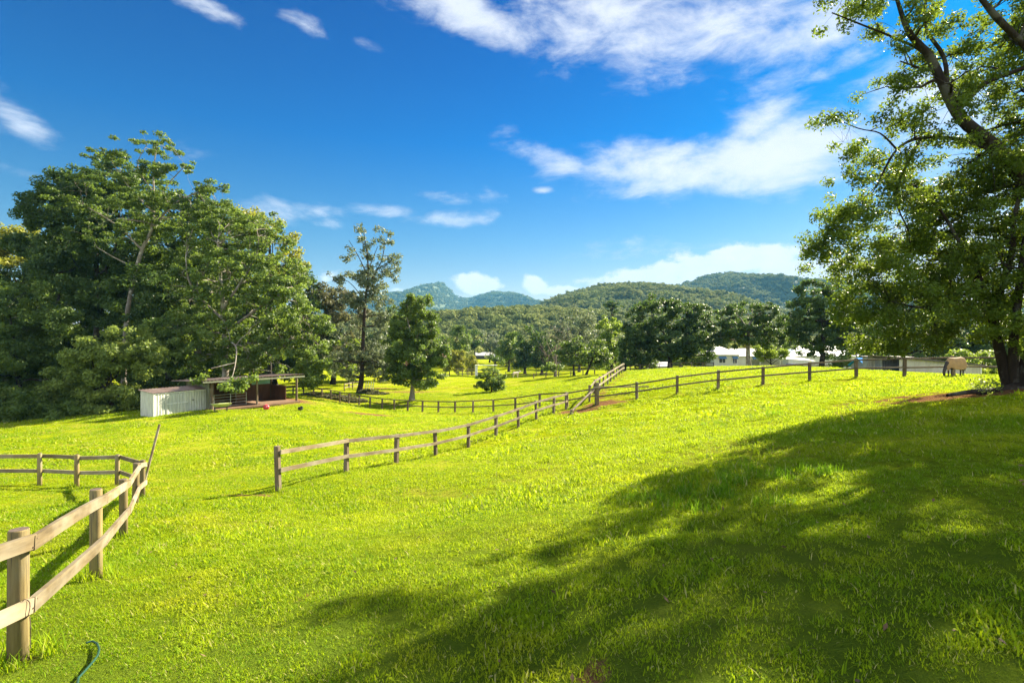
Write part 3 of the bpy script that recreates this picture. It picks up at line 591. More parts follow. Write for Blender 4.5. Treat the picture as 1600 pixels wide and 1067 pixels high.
# --- the big leaning tree on the right, close
tree('shade_tree', 'big leaning shade tree with dark trunk and sparse overhanging crown, nearest of all', 'tree', 1580, 15, [
    (1330, 330, 70, 90, -.5), (1300, 400, 50, 50, 0), (1400, 300, 95, 90, .5), (1400, 430, 100, 80, 0), (1500, 380, 110, 120, .8), (1480, 480, 100, 60, .4), (1350, 490, 50, 45, .6), (1420, 535, 60, 20, .8), (1570, 280, 90, 100, .5), (1600, 440, 110, 110, 0),
    (1350, 455, 45, 50, 1.5), (1545, 500, 40, 36, 1.0, .7), (1300, 190, 30, 15, -.3, .7), (1345, 210, 45, 28, -.3, .6), (1390, 130, 55, 30, 0, .9), (1448, 120, 50, 40, 1.2, .7), (1405, 175, 40, 26, -1.2, .6), (1320, 15, 50, 18, -.5, .8), (1400, 20, 60, 26, -.3, .85), (1370, -40, 80, 40, 0, .9), (1575, 90, 60, 70, .8, .6), (1500, 60, 60, 50, .3, .65), (1600, 30, 110, 60, .8, .7), (1480, 150, 50, 40, .6, .4), (1440, 215, 80, 30, 0, 1),
    (1600, 150, 90, 80, 2.5, .6), (1560, 200, 70, 50, 2, .8), (1500, 300, 80, 60, 2), (1420, 390, 90, 70, 2), (1500, 450, 100, 70, 2.5), (1560, 360, 90, 60, 1.2), (1450, 340, 70, 60, 1.2), (1510, 130, 50, 40, 2, .6), (1640, 170, 90, 100, .5), (1700, 300, 140, 150, 1.5), (1650, 480, 90, 80, -1, .8), (1800, 200, 150, 200, 1, 1), (1750, -20, 170, 130, 0, 1), (1560, -80, 180, 90, .5, 1), (1650, -180, 170, 90, 0, .7), (1400, -70, 120, 70, 0, .7), (1900, 380, 130, 130, 2), (1750, -120, 150, 80, 0, .7), (1950, 0, 160, 180, 0, 1), (1640, 90, 80, 90, 1.5, .8), (1505, 175, 34, 24, -.9, .5), (1575, 235, 45, 34, -.8, .6), (1440, 62, 38, 26, -.6, .5), (1530, 120, 40, 40, -.7, .6), (1395, 540, 60, 14, .8), (1350, 535, 40, 14, 1), (1480, 525, 50, 18, .8), (1850, 120, 150, 150, -3.5, .9), (1720, 0, 150, 120, 2.5, 1), (2150, 150, 180, 200, -1.5, .9)],
    leaf='leaf_near', bark='bark', s=.09, rc=.34, lsc=1.0, lai=1.65, shell=.1, flat=.6, up=.4, wr=.5, droop=.5, seed=5, twigf=.8, limbs=[
    [(1604, 614, .52), (1606, 590, .40), (1614, 560, .34), (1632, 520, .32), (1650, 440, .32), (1660, 380, .30), (1645, 325, .27, .2), (1600, 281, .25, .1), (1551, 225, .22, 0), (1504, 187, .20, 0), (1475, 135, .17, 0), (1452, 88, .14, 0), (1422, 53, .11, 0), (1405, 10, .07, 0), (1385, -60, .04)],
    [(1578, 606, .26, .2), (1568, 570, .19, .3), (1558, 530, .16, .3), (1552, 490, .17, .3), (1560, 460, .14, .3), (1580, 400, .11, .2), (1585, 340, .08, 0), (1600, 280, .05)],
    [(1586, 606, .22, .1), (1583, 560, .16, .1), (1586, 510, .13, .1), (1590, 470, .13, 0), (1598, 400, .10, -.2), (1610, 330, .07, -.4)],
    [(1556, 500, .12, .3), (1540, 470, .09, .3), (1530, 430, .075, .4), (1500, 380, .06, .5), (1470, 330, .045, .5), (1430, 290, .03, .4)],
    [(1545, 478, .07, .3), (1490, 470, .05, .3), (1440, 480, .04, .4), (1390, 470, .028, .5)],
    [(1560, 235, .12, .4), (1500, 218, .08, .3), (1440, 215, .06, .1), (1400, 235, .045, 0), (1370, 290, .03, -.2)],
    [(1440, 215, .05, .1), (1400, 300, .035, 0), (1420, 360, .025, .2)],
    [(1465, 110, .10, .2), (1440, 80, .06, .2), (1400, 60, .04, 0), (1350, 40, .03, -.3), (1300, 20, .02, -.5)],
    [(1400, 232, .04, 0), (1375, 208, .026, -.1), (1340, 200, .02, -.3), (1290, 178, .012, -.3)],
    [(1500, 165, .12, .3), (1540, 130, .09, .1), (1590, 110, .07, -.2), (1640, 90, .05, -.4)],
    [(1600, 70, .10, -.4), (1560, 30, .11, -.5), (1535, 0, .09, -.5), (1500, -50, .06, -.5)],
    [(1640, 120, .14, -.5), (1600, 70, .11, -.4)],
    [(1655, 330, .26, .2), (1700, 200, .22, 0), (1690, 130, .18, -.3), (1640, 120, .14, -.5)],
    [(1700, 200, .2, 0), (1800, 60, .16, 0), (1850, -100, .1, 0)], [(1660, 380, .2, 0), (1800, 280, .15, .8), (1900, 250, .1, 1.2)], [(1700, 200, .15, 0), (1750, 100, .12, -2), (1800, 50, .08, -3.2)],
    [(1480, 145, .09, .3), (1475, 90, .07, .4), (1445, 40, .06, .5), (1450, -20, .05, .5)],
    [(1592, 604, .2), (1555, 610, .12, -.2), (1515, 612, .09, -.4), (1480, 617, .05, -.7)], [(1590, 608, .22), (1620, 620, .14, -.5), (1650, 635, .08, -1)]])
# neighbours beyond the right edge of the view, whose shade lies across the near grass
for i, (x, y, r) in enumerate([(24.5, 9.5, 3.3), (21, 3.0, 3.2)]):
    lb = [(CX+F*(x+dx)/(y+8), CY-F*(zz-EYE)/(y+8), rr*F/(y+8), rr*.8*F/(y+8)) for dx, zz, rr in ((0, 9.5, r), (-1.6, 7.4, r*.7), (1.8, 7.8, r*.7), (.4, 11.5, r*.6))]
    tree('shade_tree', ['leafy tree standing just beyond the big leaning tree, outside the view', 'leafy tree beside the near grass, outside the view'][i], 'tree', CX+F*x/(y+8), y+8, lb, 'leaf_near', 'bark', .16, .3, .7, 1.5, seed=50+i)

# --- left forest, from the back to the front
FG = 'trees of the dark wood on the left'
def fr(label, px, Y, lobes, name='forest_tree', **k): return tree(name, label, 'tree', px, Y, lobes, group=FG, **k)
fr('yellowish tree at the far left edge, its crown peeking above the wood', -20, 84, [(5, 372, 42, 34), (-60, 390, 60, 60), (30, 420, 50, 40)], leaf='leaf_yellow', s=.45, rc=1.3, tr=.4, seed=21)
fr('dense dark tree at the back of the wood, below the yellowish crown', 60, 78, [(60, 450, 70, 60), (100, 370, 60, 50), (30, 530, 80, 70), (120, 300, 40, 30), (-50, 500, 80, 100)], leaf='leaf_dark', s=.45, rc=1.3, tr=.5, seed=22)
fr('tall dark broad tree left of the pale leaning trunk', 150, 70, [(120, 330, 62, 42), (165, 290, 48, 34), (90, 395, 60, 45), (190, 370, 60, 50), (140, 440, 90, 50), (70, 320, 26, 20), (200, 470, 80, 60), (180, 250, 26, 18, 0, .8), (110, 290, 50, 34), (75, 330, 40, 34), (220, 300, 50, 34, 4)], leaf='leaf_dark', s=.38, rc=1.1, tr=.45, seed=23)
fr('dark tree deep in the wood behind the small shed', 260, 78, [(270, 430, 80, 70), (330, 380, 70, 50), (220, 540, 90, 60), (330, 520, 80, 60), (290, 350, 50, 40), (400, 470, 60, 60)], leaf='leaf_dark', s=.45, rc=1.2, tr=.5, seed=24)
fr('tall emergent tree with pale leaning trunk and layered flat sprays', 192, 62, [(235, 226, 46, 13), (175, 242, 40, 11), (275, 262, 34, 12), (225, 268, 46, 12), (320, 296, 38, 13), (165, 282, 52, 16), (250, 305, 46, 16), (120, 318, 44, 18), (200, 320, 60, 18), (290, 330, 50, 16), (345, 330, 40, 16), (240, 350, 60, 18), (180, 365, 54, 18), (330, 355, 40, 16, 2)],
   leaf='leaf_mid', bark='bark_pale', s=.28, rc=.65, flat=.42, lai=2.6, shell=.0, seed=25, limbs=[[(192, 640, .50), (195, 560, .42), (198, 497, .36), (208, 440, .33), (222, 390, .29), (236, 360, .24), (240, 320, .18), (240, 270, .12), (245, 225, .06)],
   [(236, 360, .2), (270, 320, .13), (310, 300, .10), (350, 290, .05)], [(240, 320, .14), (265, 285, .09), (290, 258, .05)], [(238, 330, .14), (200, 290, .1), (170, 245, .05)], [(222, 390, .18), (180, 350, .12), (130, 320, .07)], [(215, 420, .14), (175, 400, .1), (150, 385, .06)], [(240, 300, .1), (215, 260, .06), (230, 225, .04)]])
fr('broad glossy tree overhanging the stable roof, biggest in front', 352, 57, [(330, 375, 58, 34, 3), (395, 380, 60, 40, 2), (430, 430, 50, 48), (370, 440, 70, 52), (310, 450, 50, 45, 2), (455, 490, 45, 50), (400, 510, 70, 50), (330, 520, 62, 42), (285, 520, 40, 30), (480, 545, 36, 36), (430, 560, 50, 30), (360, 565, 60, 20), (300, 555, 40, 22), (400, 350, 40, 26, 3), (495, 520, 25, 30), (350, 345, 40, 20, 4), (480, 590, 22, 18, -1), (250, 540, 30, 22), (448, 470, 40, 40, -3), (380, 590, 34, 8, -2.5), (500, 575, 16, 20), (318, 592, 15, 8, -13), (360, 604, 16, 12, -13.5), (378, 598, 12, 9, -12.5), (392, 592, 9, 6, -11)],
   leaf='leaf_magnolia', bark='bark_pale', s=.27, rc=.62, tr=.42, lai=2.7, shell=.3, flat=.6, seed=26, wr=.6, limbs=[[(352, 640, .5), (352, 560, .42), (350, 500, .36), (345, 440, .25), (340, 380, .12)], [(350, 520, .26), (420, 470, .16), (460, 450, .08)], [(350, 500, .22), (300, 450, .14), (290, 400, .07)],
   [(350, 480, .2), (400, 400, .13), (400, 350, .06)], [(352, 540, .2), (440, 530, .13), (490, 530, .06)], [(350, 520, .18), (280, 520, .08)], [(352, 530, .13), (368, 540, .10, -5), (368, 566, .06, -9), (362, 592, .03, -12)], [(368, 566, .05, -9), (330, 575, .03, -11)]])
fr('crown with yellow tips on the right shoulder of the wood', 420, 72, [(405, 350, 30, 18), (430, 375, 30, 22), (450, 410, 30, 30), (380, 340, 26, 16)], leaf='leaf_yellow', s=.36, rc=1.0, tr=.3, lai=2, seed=28)
fr('pale green bushy tree in front of the wood, left of the small shed', 178, 46, [(190, 532, 40, 26), (160, 560, 46, 32), (215, 555, 26, 28), (130, 590, 40, 30), (190, 590, 46, 34), (110, 620, 40, 26), (170, 630, 45, 22)], leaf='leaf_lite', s=.26, rc=.7, tr=.2, seed=29, nlimb=8)
fr('mid green leafy tree at the left edge below the dark crowns', 35, 55, [(30, 470, 46, 28), (-10, 510, 60, 40), (60, 520, 48, 36), (20, 560, 60, 36), (90, 500, 30, 24), (-50, 580, 80, 60), (60, 590, 50, 40), (20, 620, 60, 30)], leaf='leaf_mid', s=.3, rc=.8, tr=.3, seed=30)
fr('dark low tree filling the gap between pale bushy tree and stable', 265, 60, [(255, 585, 40, 40), (300, 590, 50, 36), (230, 470, 50, 50), (340, 590, 50, 30), (270, 520, 50, 50)], leaf='leaf_dark', s=.34, rc=.9, tr=.3, seed=31)
fr('dark leafy tree reaching the lawn at the left edge', -40, 44, [(0, 625, 60, 28), (60, 640, 50, 18), (-80, 600, 80, 60), (120, 645, 40, 14), (180, 645, 30, 14, 3)], leaf='leaf_mid', s=.26, rc=.65, tr=.2, seed=32)
fr('dark tree behind the glossy tree, at the back of the wood', 430, 92, [(430, 460, 60, 50), (470, 520, 50, 50), (400, 540, 70, 50), (360, 460, 70, 60), (440, 590, 60, 30)], leaf='leaf_dark', s=.5, rc=1.4, tr=.4, seed=81)
fr('dark tree closing the back of the wood behind the pale trunk', 200, 92, [(200, 440, 80, 70), (150, 500, 90, 60), (250, 520, 90, 70), (120, 420, 60, 60), (200, 590, 120, 40), (300, 460, 70, 70)], leaf='leaf_dark', s=.5, rc=1.4, tr=.5, seed=82)
fr('dark tree closing the back of the wood at the left edge', 20, 90, [(0, 470, 90, 60), (60, 560, 110, 60), (-80, 560, 100, 80), (120, 570, 80, 60)], leaf='leaf_dark', s=.5, rc=1.4, tr=.5, seed=83)
fr('mid green tree joining the glossy tree and the pale leaning trunk', 290, 68, [(290, 385, 50, 40), (260, 430, 50, 40), (300, 460, 60, 44), (255, 490, 46, 40), (330, 420, 50, 50)], leaf='leaf_mid', s=.38, rc=1.0, tr=.3, seed=84)
# --- middle
tree('tall_tree', 'tall slender tree with open wispy top standing beyond the paddock fence', 'tree', 560, 78, [(562, 368, 22, 18, 0, .6), (598, 370, 20, 16, 0, .5), (545, 398, 20, 14, 0, .5), (610, 395, 22, 22, 0, .5), (578, 400, 26, 27, 0, .6), (562, 425, 28, 14, 0, .9), (605, 428, 22, 18, 0, .9), (528, 436, 24, 9, 0, .7), (575, 440, 24, 18), (585, 460, 30, 28, 0, .9), (560, 470, 26, 24, 0, .7), (598, 500, 26, 34, 0, .9), (550, 520, 26, 24, 0, .7), (590, 545, 34, 24), (545, 560, 38, 22), (600, 570, 34, 22), (555, 585, 34, 10, 0, .8), (625, 560, 24, 20, 2)],
   leaf='leaf_grey', bark='bark_dark', s=.42, rc=.75, flat=.8, shell=.0, up=.1, lai=1.9, wr=.4, seed=33, limbs=[[(561, 613, .65), (565, 590, .45), (567, 540, .36), (570, 480, .28), (575, 430, .2), (574, 400, .12), (568, 360, .06)], [(572, 450, .16), (595, 410, .1), (602, 375, .05)], [(574, 430, .12), (560, 400, .08), (545, 375, .04)], [(575, 430, .1), (620, 400, .04)], [(570, 470, .1), (545, 440, .06), (515, 432, .03)], [(576, 420, .1), (590, 385, .05)]])
tree('oval_tree', 'dense oval tree with forked pale trunk beside the tall slender tree', 'tree', 643, 67, [(645, 480, 20, 18), (632, 500, 24, 24), (662, 505, 24, 26), (630, 535, 28, 28), (668, 540, 26, 28), (645, 560, 36, 26), (635, 585, 24, 18), (675, 575, 20, 26), (660, 598, 22, 10), (650, 520, 30, 40), (650, 555, 42, 36), (628, 560, 22, 30), (690, 560, 12, 24), (648, 590, 38, 14), (655, 475, 22, 20)], leaf='leaf_mid', bark='bark_pale', s=.28, rc=.6, tr=.3, lai=3.2, seed=34, nlimb=9, wr=.6)
tree('round_bush', 'round dark green bush alone in the lower paddock', 'bush', 768, 76, [(768, 590, 20, 17), (755, 596, 13, 12), (781, 597, 12, 12), (768, 602, 20, 9)], leaf='leaf_mid', bark='bark_dark', s=.22, rc=.4, tr=.12, lai=3.4, seed=35)
tree('olive_tree', 'dull brownish olive tree rising behind the wood and the slender tree', 'tree', 520, 96, [(520, 465, 36, 22), (500, 480, 30, 28), (545, 480, 30, 24), (530, 520, 40, 34), (490, 530, 34, 30), (550, 560, 36, 26)], leaf='leaf_olive', bark='bark_dark', s=.45, rc=1.1, tr=.4, seed=36)
tree('lime_bush', 'bright lime bush low behind the slender tree', 'bush', 545, 88, [(548, 537, 20, 8), (535, 570, 22, 18)], leaf='leaf_lime', s=.35, rc=.7, tr=.12, seed=37)
tree('background_tree', 'dark tree filling in behind the slender tree', 'tree', 600, 112, [(600, 540, 44, 34), (625, 520, 34, 34), (570, 560, 40, 26), (650, 550, 34, 30)], leaf='leaf_dark', s=.5, rc=1.3, tr=.4, seed=38)
tree('flowering_tree', 'pink flowering tree half hidden behind the dense oval tree', 'tree', 655, 90, [(640, 557, 10, 12), (665, 552, 16, 9), (690, 560, 9, 6)], leaf='flower_pink', s=.32, rc=.7, tr=.16, lai=2.0, seed=39)
VG = 'trees beyond the lower paddock'
def vt(label, px, Y, lobes, leaf='leaf_mid', name='valley_tree', **k):
    k.setdefault('s', .5); k.setdefault('rc', 1.1); k.setdefault('tr', .35); return tree(name, label, 'tree', px, Y, lobes, leaf=leaf, group=VG, **k)
vt('rounded green tree above the clipped yellow shrubs', 712, 165, [(710, 535, 20, 22), (722, 528, 14, 18), (700, 555, 18, 18)], s=.6, rc=1.5, seed=40)
vt('small dark round tree by the white shed roof', 742, 235, [(742, 527, 12, 14), (735, 540, 9, 8)], 'leaf_dark', s=.8, rc=1.8, seed=41)
vt('pale hazy tree right behind the small dark round tree', 765, 250, [(762, 530, 16, 16), (778, 540, 10, 10)], 'leaf_grey', s=.8, rc=1.9, seed=42)
vt('low tree over the far shed roof, left of the dark clump', 795, 160, [(795, 540, 14, 16), (785, 555, 12, 12), (804, 530, 10, 10)], 'leaf_mid', s=.6, rc=1.4, seed=43)
vt('small round topped tree standing at the near edge of the far field', 773, 150, [(775, 563, 10, 8)], 'leaf_dark', s=.5, rc=1.0, tr=.2, seed=44)
vt('very dark dense tree behind the far horse', 820, 148, [(822, 530, 14, 18), (818, 555, 18, 20), (838, 545, 14, 24), (808, 562, 10, 12)], 'leaf_dark', s=.6, rc=1.3, seed=45)
vt('dark tree at the left of the bare grey tree', 846, 140, [(850, 540, 18, 20), (845, 560, 18, 16)], 'leaf_dark', s=.55, rc=1.2, seed=46)
vt('bare grey tree with leafless twiggy crown', 868, 118, [(862, 535, 24, 28), (880, 520, 24, 24), (875, 555, 26, 22), (850, 555, 14, 18)], bare=3, bark='twig_grey', rc=1.1, tr=.3, seed=47, twigf=1)
vt('greyish airy tree behind the bare tree', 905, 150, [(900, 500, 26, 20), (925, 512, 24, 22), (885, 515, 20, 18), (905, 535, 34, 24)], 'leaf_grey', s=.6, rc=1.3, lai=1.6, seed=48)
vt('bright green tree left of the big dark round tree', 955, 112, [(952, 510, 18, 16), (962, 530, 18, 20), (945, 535, 14, 20), (970, 555, 16, 24), (940, 560, 14, 20)], 'leaf_lime', s=.45, rc=1.0, seed=49)
vt('tall dark flat topped pine rising above the greyish trees', 959, 190, [(959, 472, 10, 4), (952, 477, 7, 3), (966, 478, 8, 3), (958, 486, 8, 4)], 'leaf_dark', name='pine_tree', bark='bark_dark', s=.6, rc=1.0, tr=.35, flat=.35, seed=51, trunk_top=.6)
vt('left of the two shade trees over the low paddock rail', 897, 98, [(885, 550, 18, 14), (900, 540, 18, 12), (910, 555, 18, 14), (890, 562, 16, 9)], 'leaf_mid', s=.42, rc=.8, tr=.22, lai=3, seed=52)
vt('right of the two shade trees over the low paddock rail', 916, 96, [(930, 545, 18, 15), (940, 558, 14, 13), (922, 560, 16, 12), (935, 566, 14, 9)], 'leaf_magnolia', s=.42, rc=.8, tr=.2, lai=3, seed=53)
vt('spreading low shrub beneath the bare grey tree', 868, 108, [(866, 575, 14, 7), (855, 572, 10, 6)], 'leaf_mid', s=.4, rc=.7, tr=.1, seed=54)
for i, (px, py, rx, ry, lb) in enumerate([(702, 566, 12, 19, 'leftmost of three clipped yellow green shrubs'), (717, 566, 12, 18, 'middle of three clipped yellow green shrubs, brightest'), (737, 571, 9, 13, 'smaller clipped shrub, rightmost of the three beside the rail yard')]):
    tree('clipped_shrub', lb, 'shrub', px, 141, [(px, py, rx, ry), (px, py-ry*.2, rx*.8, ry*.8)], leaf='leaf_yellow', s=.4, rc=.7, tr=.12, lai=3.2, group='clipped yellow shrubs', seed=55+i, flat=.8)
# --- big round dark trees on the right
RG = 'row of big round dark trees'
def rt(label, px, Y, lobes, leaf='leaf_dark', **k):
    k.setdefault('s', .34); k.setdefault('rc', .75); k.setdefault('lsc', 1.16); k.setdefault('tr', .42); k.setdefault('lai', 4); return tree('round_tree', label, 'tree', px, Y, lobes, leaf=leaf, group=RG, **k)
rt('largest round dark tree, left of the white house', 1047, 88, [(1030, 490, 38, 26), (1070, 492, 36, 24), (1005, 515, 34, 30), (1050, 520, 44, 34), (1090, 515, 26, 28), (1000, 545, 30, 22), (1080, 545, 34, 20), (1035, 548, 36, 18), (1105, 540, 14, 18), (985, 530, 16, 20)], seed=60, nlimb=10)
rt('round dark tree growing in front of the white house', 1170, 86, [(1165, 492, 34, 22), (1200, 500, 22, 24), (1140, 505, 24, 24), (1175, 522, 36, 20), (1205, 528, 20, 16), (1145, 530, 24, 12)], seed=61, nlimb=9, bark='bark_pale')
rt('round dark tree right of the white house, touching the near crown', 1285, 78, [(1275, 465, 36, 24), (1310, 480, 36, 34), (1250, 500, 26, 32), (1290, 515, 40, 30), (1330, 510, 36, 34), (1255, 535, 24, 18), (1300, 545, 36, 12)], seed=62, nlimb=9)
rt('dark tree filling in behind the near crown, above the cream barn', 1400, 95, [(1380, 510, 40, 30), (1430, 500, 50, 40), (1360, 540, 30, 20), (1420, 545, 50, 18), (1480, 520, 40, 36), (1500, 550, 50, 16)], seed=63)
rt('dark tree at the far right behind the leaning trunk', 1560, 90, [(1550, 520, 50, 36), (1610, 500, 60, 50), (1660, 530, 60, 40), (1540, 548, 40, 16)], seed=64)
rt('lime green bush lit up beside the white house wall', 1205, 92, [(1200, 549, 22, 8), (1215, 552, 16, 8), (1190, 556, 12, 6)], 'leaf_lime', s=.35, rc=.7, tr=.15, seed=65)
rt('lime green shrub behind the cream barn', 1530, 75, [(1520, 557, 18, 8), (1545, 562, 20, 10), (1500, 556, 14, 7), (1560, 575, 22, 12)], 'leaf_lime', s=.34, rc=.7, tr=.15, seed=66)
rt('green shrubbery under the crown left of the white house', 1085, 125, [(1080, 555, 22, 12), (1100, 560, 16, 10), (1060, 562, 16, 8)], 'leaf_lite', s=.45, rc=.9, tr=.2, seed=67)
rt('low green bush left of the largest round tree', 1000, 92, [(998, 565, 16, 8), (1015, 568, 12, 6)], 'leaf_mid', s=.4, rc=.8, tr=.15, seed=68)
rt('dark shrub by the end of the receding fence', 976, 90, [(975, 565, 9, 12), (985, 558, 10, 12)], 'leaf_dark', s=.4, rc=.8, tr=.2, seed=69)
rt('dark green hedge tree behind the blue roofed shed', 1350, 72, [(1340, 560, 22, 16), (1365, 555, 16, 10), (1320, 572, 16, 10)], 'leaf_mid', s=.36, rc=.8, tr=.2, seed=70)
# undergrowth and fillers
def undergrowth(name, label, pts, leaf, s, dens, h0, h1_, seed):
    r = np.random.default_rng(seed); C = []
    for (px, Y, rad) in pts:
        g = G(px, Y); n = int(dens*rad*rad*6); a = r.random(n)*6.283; q = np.sqrt(r.random(n))*rad
        x, y = g.x+q*np.cos(a), g.y+q*np.sin(a)*.6; z = H(x, y)+r.random(n)**1.2*r.uniform(h0, h1_)*(1-.5*q/rad); C.append(np.stack([x, y, z], 1))
    C = np.concatenate(C); V, Fq = leaf_quads(C, r.normal(size=C.shape)*.8+np.array([0, -.2, .6]), s, .6)
    tag(mesh_np(name, V, Fq, MAT[leaf], attr={'var': np.repeat(r.random(len(C)), 4)}), label, None, kind='stuff')
undergrowth('undergrowth', 'dark weeds and low growth along the foot of the wood', [(x, Y, 2.2) for x, Y in ((-60, 42), (0, 43), (40, 44), (90, 45), (130, 46), (170, 47), (210, 48), (20, 50), (100, 52), (180, 54), (240, 56), (270, 55), (300, 58), (60, 58), (-40, 52))], 'leaf_mid', .26, 220, 1.0, 2.4, 71)
undergrowth('fallen_branches', 'grey brown litter and cut branches along the paddock fence', [(x, Y, 1.6) for x, Y in ((500, 71), (512, 70), (524, 70), (540, 69), (555, 68), (575, 77), (490, 72), (590, 76))], 'leaf_olive', .3, 60, .2, .7, 72)
undergrowth('weeds', 'leafy weeds around the foot of the leaning tree', [(1545, 14.6, .35), (1535, 14.9, .3), (1530, 15.6, .3)], 'leaf_lite', .07, 260, .3, .6, 73)

# ------------------------------------------------------------------ fences
def post_mesh(r, h, sides, m, top=True, taper=.96):
    mb = MB(); n = sides
    if n == 4:
        mb.box((0, 0, h/2-.1), (r*2, r*2, h+.2))
    else: mb.tube([(0, 0, -.3), (0, 0, h*.5), (0, 0, h-.012), (0, 0, h)], [r, r*(1+taper)/2, r*taper, r*taper*.93], n)
    o = mb.build('post', m, smooth=False, bevel=.012 if n == 4 else 0)
    if n != 4:
        me = o.data; me.materials.append(MAT['post_top'])
        for p in me.polygons:
            if p.normal.z > .7: p.material_index = 1
            elif abs(p.normal.z) < .5: p.use_smooth = True
    return o
def fence(name, label, posts, r=.08, h=1.2, sides=4, rails=(1.1, .55), rh=.11, rt_=.045, pm='post_dark', rm='rail_dark', side=-1, group='post and rail fences', special=None, rail_skip=(), cat='fence', jitter=.02, lift=0, offs=None):
    """posts: list of (x,y) feet; rails: heights; side: which face of the posts the rails are nailed to"""
    P = [Vector((x, y, h1(x, y)+lift)) for x, y in posts]
    e = empty(name, tuple(P[0]), label, cat, group)
    protos = [post_mesh(r*random.uniform(.93, 1.07), h, sides, MAT[pm]) for _ in range(3)]
    used = set()
    for i, p in enumerate(P):
        k = i % 3
        o = protos[k] if k not in used else protos[k].copy()
        if k in used: COL.objects.link(o)
        used.add(k); o.parent = e; o.location = p-P[0]
        a = P[min(i+1, len(P)-1)]-P[max(i-1, 0)]
        o.rotation_euler = (random.gauss(0, jitter), random.gauss(0, jitter), math.atan2(a.y, a.x)+random.choice((0, math.pi)) + (0 if sides == 4 else random.random()*6))
        o.scale = (1, 1, random.uniform(.97, 1.03)*(special or {}).get(i, 1))
    for k in range(3):
        if k not in used: bpy.data.objects.remove(protos[k])
    for i in range(len(P)-1):
        if i in rail_skip: continue
        d = (P[i+1]-P[i]); n = Vector((d.y, -d.x, 0)).normalized()*side
        for j, hh in enumerate(rails):
            a = P[i]+Vector((0, 0, hh+random.gauss(0, .008)))+n*(r+rt_/2+.002+.0*j); b = P[i+1]+Vector((0, 0, hh+random.gauss(0, .008)))+n*(r+rt_/2+.002)
            dd = (b-a); L = dd.length; q = dd.to_track_quat('X', 'Z')
            mb = MB(); seg = 4; sg = random.gauss(0, .006)
            xs = [L*t/seg+(-.03 if t == 0 else .03 if t == seg else 0) for t in range(seg+1)]
            for t in range(seg+1):
                w = sg*math.sin(math.pi*t/seg)
                mb.v += [(xs[t], -rt_/2, -rh/2+w), (xs[t], rt_/2, -rh/2+w), (xs[t], rt_/2, rh/2+w), (xs[t], -rt_/2, rh/2+w)]
            for t in range(seg):
                b0 = t*4
                for c in range(4): mb.f.append((b0+c, b0+(c+1) % 4, b0+4+(c+1) % 4, b0+4+c))
            mb.f += [(0, 1, 2, 3), (seg*4+3, seg*4+2, seg*4+1, seg*4)]
            o = mb.build('rail', MAT[rm], e); o.location = a-P[0]
            # stagger joints so that neighbouring rails never share a plane
            o.location += n*(.003 if i % 2 else 0); o.rotation_mode = 'QUATERNION'; o.rotation_quaternion = q
    return e, P
def PX(l): return [(W(px, Y), Y) for px, Y in l]
# round yard fence in the near left corner
yard, YP = fence('yard_fence', 'near curving yard fence of round pine posts and two pale flat rails', [(-3.75, 2.3)]+PX([(28, 4.56), (150, 6.9), (193, 10.3), (211, 13.5)])+[(-10.6, 15.6)]+PX([(183, 18.6), (120, 18.6), (62, 18.6)])+[(-18.9, 18.4), (-21.8, 17.6)],
      r=.071, h=1.10, sides=20, rails=(.98, .47), rh=.122, rt_=.045, pm='post', rm='rail', side=1, jitter=.012)
nail0 = None
for i in range(1, 4):
    d_ = (YP[i+1]-YP[i-1]); n_ = Vector((d_.y, -d_.x, 0)).normalized(); u_ = Vector((d_.x, d_.y, 0)).normalized()
    for hh in (.98, .47):
        for du in (-.03, .03):
            c_ = YP[i]-YP[0]+n_*(.071+.047)+u_*du+Vector((0, 0, hh+du*.9))
            if nail0 is None: m_ = MB(); m_.tube([(0, 0, -.02), (0, 0, .004)], [.006, .006], 7); nail0 = m_.build('nail', MAT['rust'], yard); nl = nail0
            else: nl = nail0.copy(); COL.objects.link(nl); nl.parent = yard
            nl.location = c_; nl.rotation_euler = n_.to_track_quat('Z', 'Y').to_euler()
w = MB(); c0 = YP[1]-YP[0]
nn = Vector(((YP[2]-YP[0]).y, -(YP[2]-YP[0]).x, 0)).normalized(); uu = Vector((0, 0, 1)).cross(nn); kc = c0+uu*.0+nn*.094+Vector((0, 0, .475))
w.tube([kc+uu*(-.10+.008*math.sin(3*t))+nn*(.031*math.cos(t))+Vector((0, 0, .078*math.sin(t))) for t in np.linspace(0, 12.4, 26)], [.0035]*26, 5, False)
w.tube([kc+nn*.03-uu*.10+Vector((0, 0, -.07)), kc+nn*.045-uu*.12+Vector((0, 0, -.16)), kc+nn*.03-uu*.09+Vector((0, 0, -.26)), kc+nn*.04-uu*.11+Vector((0, 0, -.33))], [.0035]*4, 5)
w.build('tie_wire', MAT['rust'], yard)
A = PX([(435, 15.6), (541, 19), (619, 21.6), (681, 24.3), (732, 26.8), (775, 29.4), (810, 32), (838, 34.5), (865, 37), (884.5, 39.2)])
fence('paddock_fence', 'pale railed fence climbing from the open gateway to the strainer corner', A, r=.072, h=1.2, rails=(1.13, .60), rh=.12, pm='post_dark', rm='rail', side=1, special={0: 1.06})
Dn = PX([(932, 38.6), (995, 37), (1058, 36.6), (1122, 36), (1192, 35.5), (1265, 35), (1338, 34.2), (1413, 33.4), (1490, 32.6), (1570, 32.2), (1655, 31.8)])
up, UP = fence('slope_fence', 'dark railed fence running along the top of the slope to the big tree', Dn, r=.085, h=1.22, rails=(1.13, .60), rh=.10, rt_=.05, special={0: 1.22}, side=1)
